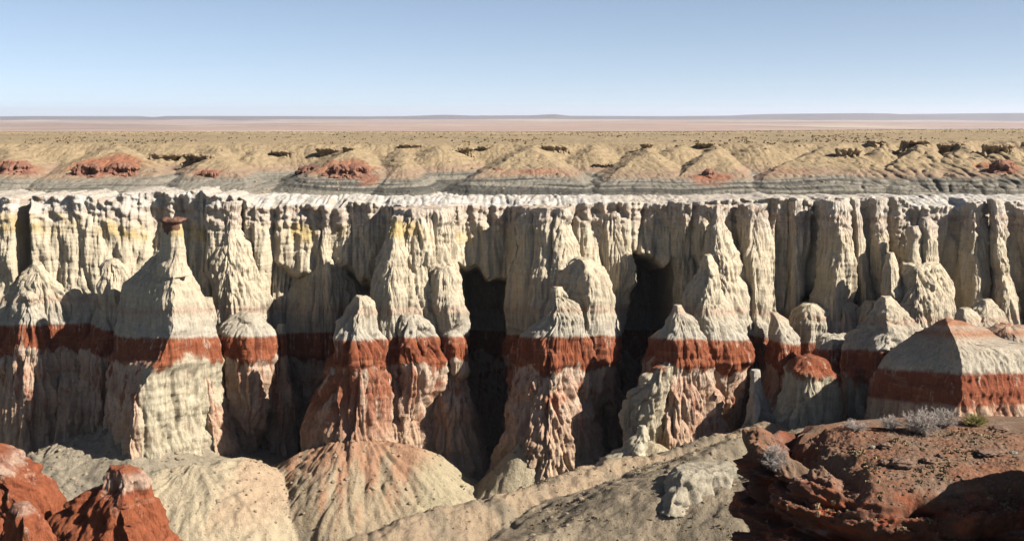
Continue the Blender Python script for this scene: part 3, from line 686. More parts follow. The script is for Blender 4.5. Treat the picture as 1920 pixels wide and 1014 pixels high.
FORMS = [
 # left edge
 dict(n='rock_buttress', l='leftmost pale buttress with a dark blocky red ledge cut into its band', c='buttress', g=B, Y=250, rows=[(497,60,70,82,2),(520,35,68,100,4),(560,12,70,140,6),(600,-20,75,160,7),(640,-40,60,172,7.5),(690,-60,50,175,7),(760,-80,40,172,7),(900,-100,40,180,8)], p=(1.5,1.6)),
 dict(n='rock_buttress', l='low knobby cream buttress head just right of a dark slot at the left end', c='buttress', g=B, Y=244, rows=[(548,38,50,62,1),(560,25,50,78,2.5),(600,8,52,92,5),(650,0,52,100,6),(720,-10,48,112,7),(860,-30,45,130,8)], p=(1.5,1.6)),
 dict(n='rock_column', l='yellow topped column standing between two dark slots near the left edge', c='rock column', g=B, Y=256, rows=[(378,90,120,160,3),(430,88,120,165,3.6),(470,92,125,172,4),(520,80,125,190,5.5),(600,60,125,215,7),(700,50,125,230,8),(860,40,120,240,10)], p=(1.7,1.7), fl=.7),
 dict(n='rock_bulge', l='drooping cream knob hanging beside the shaded side of the hoodoo fin', c='rock bulge', g=None, Y=245, rows=[(486,200,210,222,.8),(500,188,210,240,2.5),(540,184,214,248,4),(590,196,222,246,4),(640,190,222,250,4.5),(760,180,222,260,6)], p=(1.6,1.6)),
 dict(n='rock_buttress', l='grey capped buttress with red band touching the left side of the shaded fin', c='buttress', g=B, Y=246, rows=[(580,182,198,222,2),(600,172,198,238,4),(640,152,194,255,6),(700,138,190,265,7.5),(780,130,186,270,8.5),(880,124,186,275,10)], p=(1.4,1.6)),
 # hoodoo fin
 dict(n='rock_fin', l='tall fin below the capped hoodoo, left face black with shadow and foot pale cream', c='rock fin', g=None, Y=236, rows=[(474,296,312,322,5),(490,282,320,340,7),(506,268,326,350,9),(545,232,327,374,12),(570,227,327,384,13.5),(605,222,325,396,15),(634,216,312,402,16),(660,210,300,408,17),(684,206,284,412,18),(700,204,270,414,18.5),(740,200,250,416,19.5),(800,196,243,420,20.5),(860,192,240,432,21.5),(930,188,243,452,23)],
      p=(1.12,1.5), fl=.4, rl=.26, lp=.35, palefn=left_pale, zbot=2, res=.27),
 dict(n='rock_buttress', l='lower right shoulder of the hoodoo fin with a pink streaked face', c='buttress', g=B, Y=238, rows=[(560,352,378,396,1),(600,345,384,408,4),(650,340,388,418,6),(720,350,392,424,7.5),(800,360,400,436,9),(880,365,410,462,11)], p=(1.5,1.5), zbot=2),
 dict(n='rock_buttress', l='broad yellow topped buttress between hoodoo and first dark notch, fluted skirt', c='buttress', g=B, Y=256, rows=[(378,408,430,455,2.5),(400,404,430,455,3),(430,408,432,450,3.4),(450,404,430,462,4),(470,396,430,478,5),(520,386,430,498,7.5),(570,384,435,510,9),(640,380,440,518,11),(860,380,440,530,15)], p=(1.5,1.5), fl=.8, rl=.42),
 dict(n='rock_mound', l='domed grey mound with brick red band just right of the hoodoo fin', c='rock mound', g=Mg, Y=245, rows=[(586,448,464,480,1.5),(600,424,462,502,5),(626,408,462,514,8),(655,404,460,517,9),(682,402,462,518,9.4),(700,410,466,519,9),(750,420,468,519,8.5),(800,428,466,508,7.5),(850,432,458,490,6),(900,430,455,480,5)], p=(1.7,1.6), lp=.5, bandz=[(34.5,2.4,.5)]),
 # third bay
 dict(n='rock_buttress', l='yellowish fluted buttress with rust stained rim right of the hoodoo shaped shadow', c='buttress', g=B, Y=263, rows=[(390,570,600,642,5),(420,566,600,640,6),(450,572,605,645,7),(480,566,605,650,8),(520,548,605,668,9),(560,534,605,690,9),(640,522,605,700,9),(860,500,600,720,9)], p=(1.5,1.6), rl=.4),
 dict(n='rock_column', l='plain cream wall pier under the straight rim left of the yellowish buttress', c='rock column', g=B, Y=263, rows=[(390,486,515,545,2.5),(430,482,515,545,3),(500,478,515,552,4),(600,470,512,560,6),(860,460,512,570,9)], p=(1.8,1.8)),
 dict(n='rock_buttress', l='short pointed stub of white rock on the edge of the shaded red wall', c='buttress', g=None, Y=248, rows=[(608,522,528,534,.6),(630,516,528,538,1.6),(680,514,528,545,2.5),(780,505,525,555,4),(860,500,525,560,5)], p=(1.6,1.6)),
 # central
 dict(n='rock_buttress', l='large central buttress with craggy pink rim and cream drapery down its front', c='buttress', g=B, Y=246, stain=1.0, rows=[(392,734,775,850,4.5),(410,738,775,852,5.5),(440,726,770,852,6.5),(470,712,762,856,8),(510,700,755,862,10),(560,692,750,872,12),(610,700,752,876,14),(640,695,755,874,14.5),(664,640,755,872,15),(700,606,750,862,16),(740,594,748,846,16.5),(780,584,745,828,17),(820,575,740,806,17.5),(860,570,740,800,18)],
      p=(1.4,1.7), rl=.5, fl=1.3, zbot=2),
 dict(n='rock_column', l='slim pale column with a small head on the left shoulder of the central buttress', c='rock column', g=B, Y=239, rows=[(406,736,745,756,1),(430,732,744,757,1.6),(470,716,738,760,3),(510,704,734,768,5),(560,692,728,776,7),(620,690,730,780,8)], p=(1.5,1.6), lp=.4, fl=.5),
 dict(n='rock_buttress', l='pale pointed cone over a brick red collar in front of the central buttress', c='buttress', g=B, Y=229, stain=1.0, rows=[(556,668,674,684,2),(566,660,672,708,3.5),(580,650,672,706,5),(610,634,670,712,7),(640,630,668,724,9),(665,630,668,730,10),(684,618,668,726,10),(700,606,668,735,10.5),(740,590,668,742,11),(800,575,665,745,12),(850,565,660,755,13)],
      p=(1.35,1.6), fl=1.6, L=4.2, bandz=[(35,2.3,.5)], zbot=2),
 dict(n='rock_buttress', l='root like ribs of cream rock crossing the red band of the central buttress', c='buttress', g=B, Y=233, rows=[(590,742,760,790,1.5),(620,736,762,812,4),(660,738,768,828,6),(700,738,770,838,7.5),(740,738,768,832,8),(780,738,762,810,8),(850,735,760,790,8)], p=(1.6,1.6), fl=1.6, L=3.4),
 dict(n='rock_bulge', l='bulging cream lump on the right flank of the central buttress', c='rock bulge', g=None, Y=239, rows=[(500,818,835,850,1),(520,812,838,858,2.5),(545,810,840,862,3.6),(565,806,842,870,5.2),(585,806,845,875,6),(605,812,845,870,5.4),(625,818,842,858,4.4),(660,815,840,855,4)], p=(1.8,1.8), fl=.2, rl=.2, lp=.5),
 dict(n='rock_bulge', l='barrel shaped brick red knob with a cream foot overhanging the dark gulf', c='rock bulge', g=None, Y=236, rows=[(624,832,845,862,1.6),(634,830,850,868,3),(650,828,853,872,4),(672,828,854,874,4.2),(684,838,856,878,3.8),(698,842,858,880,3.6),(704,846,858,878,2.6),(720,836,850,866,2)], p=(1.9,1.9), fl=.1, rl=.12, lp=.3, led=.1),
 # right of the first gulf
 dict(n='rock_buttress', l='massive buttress right of the dark gulf, its broad left face in brown shade', c='buttress', g=B, Y=250, stain=1.0, rows=[(390,966,1055,1078,5.5),(420,962,1056,1076,6),(450,960,1052,1080,7),(490,952,1062,1090,9),(530,946,1070,1120,11),(580,944,1075,1150,13),(640,946,1070,1160,14),(700,948,1060,1150,15),(780,946,1050,1125,15),(840,940,1040,1090,15),(900,930,1035,1080,15)],
      p=(1.25,1.6), fl=1.2, zbot=2),
 dict(n='rock_buttress', l='domed cream buttress with a crisp shadow edge, in front of the massive shaded one', c='buttress', g=B, Y=238, rows=[(486,1078,1090,1104,4),(498,1064,1100,1122,6),(520,1052,1106,1136,8),(560,1036,1107,1152,10),(600,1022,1105,1162,11),(640,1010,1100,1166,12),(680,1005,1095,1166,12),(720,1000,1090,1150,12.5),(780,990,1070,1130,12.5),(830,985,1060,1095,12.5),(880,1000,1050,1065,12)],
      p=(1.2,1.7), fl=.9, zbot=2),
 dict(n='rock_pinnacle', l='small ribbed grey pinnacle with peaked top before the domed cream buttress', c='pinnacle', g=None, Y=228, rows=[(538,1036,1044,1054,.8),(556,1024,1042,1066,2.5),(580,1014,1042,1084,4.5),(604,1006,1040,1100,6),(634,984,1035,1105,8),(650,980,1030,1100,8.5),(700,972,1030,1090,9)], p=(1.5,1.6), rl=.5, fl=.7, L=3),
 dict(n='rock_buttress', l='sloping red shouldered buttress foot at the left corner of the shaded gulf', c='buttress', g=B, Y=233, stain=1.0, rows=[(628,980,990,1004,1),(640,968,995,1018,2.5),(655,958,1000,1032,4),(675,952,1002,1040,5.2),(700,950,1004,1042,5.6),(760,948,1002,1048,6.5),(820,948,1005,1054,7.5),(870,950,1010,1058,8.5)], p=(1.4,1.5), fl=1.2, L=3.6, zbot=2, bandz=[(36,2,.4)]),
 dict(n='rock_pinnacle', l='low pale shoulder with a blunt point above the red ledge near mid picture', c='pinnacle', g=None, Y=230, rows=[(596,1062,1068,1078,.8),(612,1030,1066,1098,3),(634,1024,1058,1112,5),(660,1022,1056,1118,6),(700,1025,1060,1115,7),(800,1030,1060,1090,8)], p=(1.4,1.6), rl=.4),
 # second gulf wall and following
 dict(n='rock_buttress', l='cream fluted wall pier forming the left lip of the second dark gulf', c='buttress', g=B, Y=256, rows=[(400,1112,1150,1168,3),(430,1108,1150,1172,4),(470,1100,1160,1186,4.5),(505,1102,1165,1196,4.5),(560,1104,1150,1180,4.5),(700,1104,1140,1160,4)], p=(1.5,1.6), fl=1.1),
 dict(n='rock_column', l='smooth pink tinted column just left of the craggy tower buttress', c='rock column', g=C, Y=257, rows=[(380,1255,1280,1306,4),(420,1256,1282,1306,4.5),(450,1260,1284,1300,4),(520,1262,1284,1300,4.4),(600,1250,1280,1310,6)], p=(1.6,1.8)),
 dict(n='rock_buttress', l='craggy tower buttress of stacked knobs with cream head and red waist right of centre', c='buttress', g=B, Y=247, rows=[(386,1312,1345,1368,3),(404,1308,1342,1370,4),(420,1322,1345,1366,4.5),(450,1318,1345,1372,5.5),(480,1316,1348,1385,7),(540,1305,1355,1402,9),(600,1298,1360,1412,11),(640,1285,1365,1416,12.5),(690,1270,1365,1422,12.5),(720,1268,1360,1420,8),(760,1262,1350,1420,4),(850,1255,1345,1420,3)],
      p=(1.5,1.6), fl=1.2, L=4),
 dict(n='rock_buttress', l='tall sharp cream horn with shaded left flank standing above a wide red band', c='buttress', g=B, Y=232, rows=[(479,1320,1326,1334,3),(500,1306,1328,1345,5),(540,1292,1326,1354,7),(580,1278,1322,1362,9),(610,1268,1318,1368,10.5),(640,1230,1312,1395,12),(665,1218,1300,1412,13),(682,1212,1290,1418,13.5),(700,1206,1285,1405,13),(730,1198,1275,1398,11.5),(760,1190,1262,1390,10),(800,1185,1250,1380,8),(860,1180,1245,1370,7)],
      p=(1.3,1.7), fl=1.3, L=4.5, zbot=2, bandz=[(35,2.4,.5)]),
 dict(n='rock_bulge', l='small round headed knob on the left shoulder of the cream horn', c='rock bulge', g=None, Y=222, rows=[(572,1264,1270,1277,.8),(584,1258,1272,1284,1.8),(600,1250,1274,1300,3.2),(625,1238,1272,1312,4.5),(645,1230,1270,1330,5.5),(700,1222,1268,1340,6)], p=(1.6,1.6), lp=.35, fl=.4),
 dict(n='rock_buttress', l='fluted pale buttress whose red collar swells beside the grey dome', c='buttress', g=B, Y=250, rows=[(384,1384,1410,1440,3),(420,1380,1412,1442,4),(470,1382,1414,1440,5),(540,1388,1418,1446,7),(600,1390,1420,1452,8.5),(640,1392,1420,1450,9),(670,1398,1424,1462,9.5),(700,1404,1430,1466,9),(740,1404,1430,1466,6),(860,1400,1430,1480,5)], p=(1.6,1.6), fl=1.0, L=4),
 dict(n='rock_buttress', l='white rooted spur like a hanging icicle beside the black hollow', c='buttress', g=None, Y=216, rows=[(690,1224,1240,1262,1.5),(710,1208,1236,1262,3),(740,1186,1226,1260,4.5),(760,1172,1216,1258,5),(790,1168,1206,1250,5),(830,1166,1200,1240,5),(880,1160,1200,1240,6)], p=(1.3,1.3), pale=.9, fl=1.3, L=3),
 dict(n='rock_pinnacle', l='pale jagged pinnacle rising from a light cone at the left end of the tan ridge', c='pinnacle', g=None, Y=211, rows=[(798,1199,1205,1210,.6),(806,1194,1206,1214,1.1),(818,1192,1206,1219,1.6),(828,1178,1204,1221,2.2),(845,1170,1200,1222,3.4),(868,1140,1190,1230,5),(890,1110,1180,1240,7)], p=(1.5,1.6), mat='M_PALE', fl=.3, lp=.5, rl=.15, L=3),
 dict(n='rock_pinnacle', l='pale stubby hoodoo with a round knob head beside the black hollow on the right', c='pinnacle', g=None, Y=217, rows=[(694,1408,1416,1424,.8),(703,1404,1414,1428,1.3),(714,1403,1415,1428,1.3),(722,1406,1416,1430,1.3),(740,1403,1415,1436,2),(760,1402,1416,1442,2.8),(800,1396,1416,1448,4),(860,1385,1415,1455,5)], p=(1.6,1.7), mat='M_PALEG', fl=.2, rl=.15, lp=.25),
 # tall columns of the right wall
 dict(n='rock_column', l='narrow brown shaded column between two black slots, left one of the tall columns', c='rock column', g=C, Y=258, rows=[(376,1476,1492,1506,3),(420,1474,1492,1506,3.4),(480,1472,1490,1508,4),(540,1470,1490,1510,5),(590,1466,1486,1500,5),(640,1460,1486,1505,6)], p=(1.5,1.8), fl=.6),
 dict(n='rock_column', l='thickest tall column, smooth grey shaft widening to a broad fluted foot', c='rock column', g=C, Y=254, rows=[(376,1536,1565,1588,4.5),(400,1536,1568,1590,5),(450,1532,1572,1592,5.5),(476,1528,1572,1594,6),(500,1526,1570,1597,6.6),(560,1520,1568,1600,7.5),(600,1518,1566,1602,8)], p=(1.7,2.0), fl=.35, lp=.5, rl=.3),
 dict(n='rock_column', l='slender leaning column with a flared foot right of the thickest column', c='rock column', g=C, Y=256, rows=[(374,1594,1602,1612,2),(420,1600,1608,1618,2.2),(470,1600,1610,1622,2.6),(520,1600,1612,1628,3.6),(560,1600,1614,1638,5),(590,1598,1614,1642,6)], p=(1.6,1.8), fl=.3, lp=.4),
 dict(n='rock_column', l='tan rounded pier with a lit right edge beside the hollow bay of the wall', c='rock column', g=C, Y=259, rows=[(372,1618,1642,1666,4),(420,1622,1648,1664,5),(470,1626,1650,1664,6),(520,1624,1656,1672,7),(570,1620,1660,1680,8),(620,1615,1660,1690,9)], p=(1.4,1.7), fl=.6),
 dict(n='rock_column', l='thin flat fronted pier inside the bay under the right part of the rim', c='rock column', g=C, Y=264, rows=[(374,1672,1682,1694,2.5),(420,1674,1684,1696,2.6),(480,1672,1684,1692,3),(560,1668,1684,1700,4)], p=(1.7,1.7), fl=.4),
 dict(n='rock_pinnacle', l='square headed grey pinnacle leaning left on the great fluted skirt', c='pinnacle', g=None, Y=250, rows=[(424,1704,1712,1726,1),(432,1700,1714,1730,1.8),(450,1704,1716,1726,1.8),(470,1700,1712,1724,2.2),(500,1696,1712,1730,3.5),(540,1690,1712,1735,4.5)], p=(1.7,1.8), fl=.2, rl=.2, lp=.4),
 dict(n='rock_pinnacle', l='tall blunt grey pinnacle at the top of the great fluted skirt', c='pinnacle', g=None, Y=250, rows=[(409,1728,1736,1744,1),(418,1722,1738,1752,2),(440,1722,1740,1754,2.6),(470,1720,1740,1756,3.4),(510,1716,1740,1764,4.5),(540,1712,1740,1772,5.5)], p=(1.7,1.7), fl=.3, rl=.25, lp=.5),
 dict(n='rock_buttress', l='great fluted cream skirt spreading below two grey pinnacles', c='buttress', g=B, Y=246, rows=[(498,1690,1720,1764,5),(515,1680,1720,1776,7),(545,1668,1722,1786,9),(580,1656,1726,1792,11),(620,1648,1730,1797,13),(660,1640,1730,1800,14),(760,1630,1730,1800,16)], p=(1.5,1.5), rl=.5, fl=1.0, L=4),
 dict(n='rock_bulge', l='small dark tipped knob on the left edge of the great fluted skirt', c='rock bulge', g=None, Y=244, rows=[(474,1664,1670,1676,.7),(486,1660,1670,1680,1.3),(500,1656,1670,1684,2),(530,1652,1672,1690,3),(580,1648,1672,1695,5)], p=(1.6,1.6), fl=.2, lp=.3),
 dict(n='rock_column', l='knobbly twin headed column right of the great fluted skirt', c='rock column', g=C, Y=256, rows=[(380,1806,1826,1850,3),(400,1802,1828,1852,3.6),(430,1800,1828,1850,4.2),(470,1794,1828,1852,5),(540,1790,1830,1856,6.5),(600,1790,1832,1858,8),(700,1780,1830,1860,9)], p=(1.6,1.7), fl=1.1, L=3.5),
 dict(n='rock_column', l='square topped dark capped column near the right edge of the wall', c='rock column', g=C, Y=254, rows=[(374,1850,1862,1878,2.5),(400,1850,1866,1880,3),(440,1852,1870,1888,4),(500,1850,1874,1898,6),(560,1850,1878,1905,8),(640,1845,1880,1912,9),(700,1840,1880,1912,10)], p=(1.5,1.7), fl=1.0, L=3.6),
 dict(n='rock_column', l='rounded cream pier cut by the right border of the view', c='rock column', g=C, Y=256, rows=[(392,1900,1922,1950,3),(430,1896,1924,1960,5),(500,1900,1926,1970,7),(600,1905,1930,1980,9)], p=(1.7,1.7)),
 # mounds at right
 dict(n='rock_mound', l='grey half dome with dark foot at the left of the shaded mounds', c='rock mound', g=Mg, Y=240, rows=[(586,1444,1448,1456,1),(600,1444,1460,1472,3),(620,1444,1466,1485,4.5),(645,1442,1468,1494,6),(690,1430,1466,1500,7),(760,1420,1466,1500,8)], p=(1.6,1.8), fl=.3, lp=.4, bandz=[(35,2,.3)]),
 dict(n='rock_mound', l='long low mound in shade with a sunlit crest under the tall columns', c='rock mound', g=Mg, Y=249, rows=[(570,1506,1520,1534,2),(580,1490,1520,1548,4),(600,1478,1520,1560,5.5),(640,1470,1520,1570,6.5),(700,1465,1520,1575,7)], p=(1.6,1.6), fl=.5, lp=.7),
 dict(n='rock_mound', l='rounded mound peeking up behind the shaded ones below the thickest column', c='rock mound', g=Mg, Y=250, rows=[(566,1572,1580,1594,2),(576,1560,1582,1606,4),(600,1552,1582,1620,5.5),(640,1545,1582,1630,6.5),(700,1540,1582,1640,7)], p=(1.6,1.6), fl=.5, lp=.6),
 dict(n='rock_mound', l='shaded mound closing the row below the slender leaning column', c='rock mound', g=Mg, Y=248, rows=[(566,1622,1634,1646,2),(585,1604,1634,1656,4),(620,1595,1634,1664,6),(700,1585,1634,1670,7)], p=(1.6,1.6), fl=.5, lp=.6),
 dict(n='rock_mound', l='big pale peaked mound with spreading skirt over a straight red band', c='rock mound', g=Mg, Y=222, rows=[(557,1652,1660,1670,2),(572,1642,1662,1686,4),(592,1630,1660,1702,6),(612,1618,1660,1716,8),(636,1596,1658,1730,11),(656,1580,1655,1736,13),(690,1574,1652,1735,13.5),(700,1576,1650,1732,13.2),(740,1582,1648,1728,13),(800,1586,1645,1725,13)], p=(1.4,1.5), fl=1.0, rl=.4, lp=.6, L=4.5, zbot=2),
 dict(n='rock_mound', l='low white topped ledge mound between the red dome and the big pale mound', c='rock mound', g=Mg, Y=231, rows=[(630,1540,1560,1592,2),(640,1530,1562,1600,4.5),(655,1526,1562,1604,5.5),(690,1520,1560,1610,7),(760,1515,1560,1610,8)], p=(1.6,1.6), fl=.3, lp=.5),
 dict(n='rock_mound', l='smooth red dome on a pale streaked drum, low at the right', c='rock mound', g=Mg, Y=214, rows=[(668,1502,1512,1526,1.5),(676,1488,1514,1542,4),(688,1478,1514,1556,6.5),(700,1472,1514,1562,7.5),(740,1462,1512,1574,8.5),(780,1456,1512,1580,9.5),(840,1450,1512,1585,10)], p=(1.7,1.7), pale=1.0, fl=.8, lp=.3, L=3.5, zbot=2),
 dict(n='rock_buttress', l='pale buttress foot holding a round shadow between red dome and long ridge', c='buttress', g=B, Y=216, rows=[(690,1590,1604,1622,2),(720,1584,1606,1628,4),(760,1578,1608,1636,5.5),(800,1574,1608,1640,6.5),(860,1570,1608,1645,8)], p=(1.5,1.6), pale=1.0, fl=.5, zbot=2),
 dict(n='rock_mound', l='striped mound with a small peak just above the long ridge at right', c='rock mound', g=Mg, Y=225, rows=[(562,1842,1848,1858,1),(576,1826,1850,1874,3),(600,1808,1850,1890,6),(625,1798,1850,1900,8),(700,1790,1850,1905,10)], p=(1.6,1.6), fl=.3, rl=.4, lp=.5),
 dict(n='rock_mound', l='grey round mound leaning on the left of the small peaked striped mound', c='rock mound', g=Mg, Y=222, rows=[(579,1800,1808,1818,1.5),(592,1790,1810,1832,3.5),(615,1784,1812,1842,5.5),(640,1780,1812,1846,6.5),(700,1775,1812,1850,8)], p=(1.7,1.7), fl=.2, rl=.15, lp=.6),
 dict(n='rock_mound', l='brick red lump with grey crest behind the left end of the long ridge', c='rock mound', g=Mg, Y=212, rows=[(634,1718,1728,1740,1.5),(650,1694,1725,1760,4),(670,1688,1722,1765,5.5),(720,1682,1722,1770,7)], p=(1.6,1.6), lp=.7, fl=.3),
]
MATS = dict(M_PALE=M_PALE, M_PALEG=M_PALEG)
for i, f in enumerate(FORMS):
    f = dict(f); n = f.pop('n'); l = f.pop('l'); c = f.pop('c'); g = f.pop('g'); Y = f.pop('Y'); rows = f.pop('rows')
    m = f.pop('mat', None)
    f.setdefault('zbot', 2)
    loft(n, l, c, rows, Y, group=g, mat=MATS.get(m), seed=i % 7, **f)

# the capped hoodoo: shaft and two caprock slabs move together
e = bpy.data.objects.new('hoodoo', None); link(e)
hx, hz = at(325, 500, 230)
e.location = (float(hx), 230.0, float(hz)); tag(e, 'slender hoodoo with a flat dark red brown capstone on top of the tall fin', 'hoodoo')
bpy.context.view_layer.update()
sh = loft('shaft', None, None, [(422,306,322,341,1.8),(440,305,330,343,2.2),(470,302,331,345,2.6),(490,300,330,350,3.2),(520,292,328,360,4.5)], 231, p=(1.5,1.8), fl=.25, rl=.15, lp=.35, parent=e, res=.2)
c1 = loft('capstone', None, None, [(410,306,330,348,2.0),(413,301,330,350,2.6),(416,303,330,346,2.5),(420,307,330,340,2.0),(434,307,328,339,2.0),(448,308,327,338,1.9),(458,311,327,335,1.6)], 231, p=(1.9,1.9), fl=.15, rl=.1, lp=.2, led=.12, parent=e, mat=M_CAP, res=.12, smoothm=.2)
for q in (sh, c1):
    q.location = -e.location

# the long banded ridge at the right
loft('rock_ridge', 'long banded ridge with sharp red prow, shaded left face, red and cream stripes', 'ridge', 
     [(606,1773,1776,1780,6),(614,1764,1780,1798,7.5),(624,1752,1785,1822,9),(636,1740,1791,1850,10.5),(646,1731,1795,1880,11.5),(656,1720,1799,2030,12.5),(680,1694,1804,2040,14.5),(705,1670,1807,2060,16),(740,1651,1804,2080,17.5),(765,1642,1800,2090,18.5),(800,1634,1796,2100,20),(900,1620,1790,2120,23)],
     200, p=(1.0, 1.3), mat=M_PYR, fl=.1, rl=.13, lp=.12, led=.1, res=.2, zbot=5, zref=.9, smoothm=.2)
loft('rock_mound', 'striped red mound at the right border with a pale crest', 'rock mound', [(613,1870,1890,1915,2),(624,1850,1900,1950,5),(640,1840,1910,1990,7),(700,1830,1920,2040,10),(800,1820,1920,2060,12)], 200, p=(1.6,1.6), mat=M_PYR, fl=.2, lp=.4, group=Mg, zbot=5)

# red mounds bottom left
loft('rock_mound', 'red peaked mound with a thin white stripe, low at the left', 'rock mound',
     [(878,206,222,244,1.2),(890,200,228,266,2.2),(905,196,232,280,3),(925,190,232,284,4),(942,160,232,290,5),(965,130,235,298,6),(985,105,240,305,7),(1014,80,245,314,8),(1060,50,250,330,10),(1120,20,255,345,12)],
     144, p=(1.15,1.3), mat=M_REDM, fl=.35, rl=.2, lp=.25, led=.12, L=3, res=.17, zbot=6)
loft('rock_mound', 'tall orange red mound sloping in from the left border with pale crest', 'rock mound',
     [(838,-90,-60,-30,2),(850,-130,-20,4,3),(862,-150,0,22,4),(885,-170,10,48,5.5),(915,-190,20,78,7),(945,-200,30,100,8),(970,-210,36,108,9),(1014,-220,40,114,11),(1080,-240,45,130,13)],
     152, p=(1.3,1.4), mat=M_REDM, fl=.35, rl=.2, lp=.3, led=.1, L=3.5, res=.18, zbot=6)
loft('rock_mound', 'small round topped red mound between the two larger red mounds', 'rock mound',
     [(946,28,40,54,1),(956,18,42,66,2),(975,12,42,82,3),(1000,6,42,94,4),(1040,0,42,105,5),(1100,-10,42,120,6)],
     134, p=(1.6,1.6), mat=M_REDM, fl=.5, rl=.18, lp=.4, led=.1, L=2.5, res=.16, zbot=6)
# flat topped pale block on the slope
loft('rock_block', 'flat topped pale tilted block with shaded left face on the scrubby slope', 'rock block',
     [(884,1272,1284,1396,2),(889,1262,1276,1404,3),(902,1256,1272,1410,4),(914,1250,1268,1412,4.6),(930,1240,1262,1420,6),(960,1220,1250,1440,9)],
     164, p=(1.15,1.15), mat=M_BLOCK, fl=.05, rl=.08, lp=.05, led=.05, res=.2)

# ------------------------------------------------------------------ foreground red outcrop
def out_disp(P):
    x, y, z = P[..., 0], P[..., 1], P[..., 2]
    zz = z + 0.25 * pn(x / 2.2, y / 2.2, 0, 201) + 0.10 * pn(x / .6, y / .6, 0, 202)
    d = 0.30 * pn(zz / 0.42, x / 4, y / 4, 203) + 0.16 * np.tanh(3 * pn(zz / 0.16, x / 1.6, y / 1.6, 204))
    d = d + 0.45 * fbm(x / 1.6, y / 1.6, z / 0.8, 4, 205, .55)
    d = d - 0.9 * sm(0.15, 0.5, pn(x / 1.5, y / 1.5, z / 0.55, 207)) 
    d = d + 0.07 * fbm(x / .18, y / .18, z / .1, 3, 208, .6)
    for (hx_, hy_, rx_, rz_, a_) in [(1512, 862, 1.0, .38, 1.5), (1715, 932, .5, .22, .9), (1560, 985, 1.4, .3, 1.2), (1440, 925, .6, .2, .7), (1725, 968, .6, .14, .7), (1410, 1000, .7, .2, .7)]:
        d = d - a_ * np.exp(-(((x - xat(hx_, 33, hy_)) / rx_) ** 2 + ((z - zat(hy_, 33)) / rz_) ** 4))
    return d

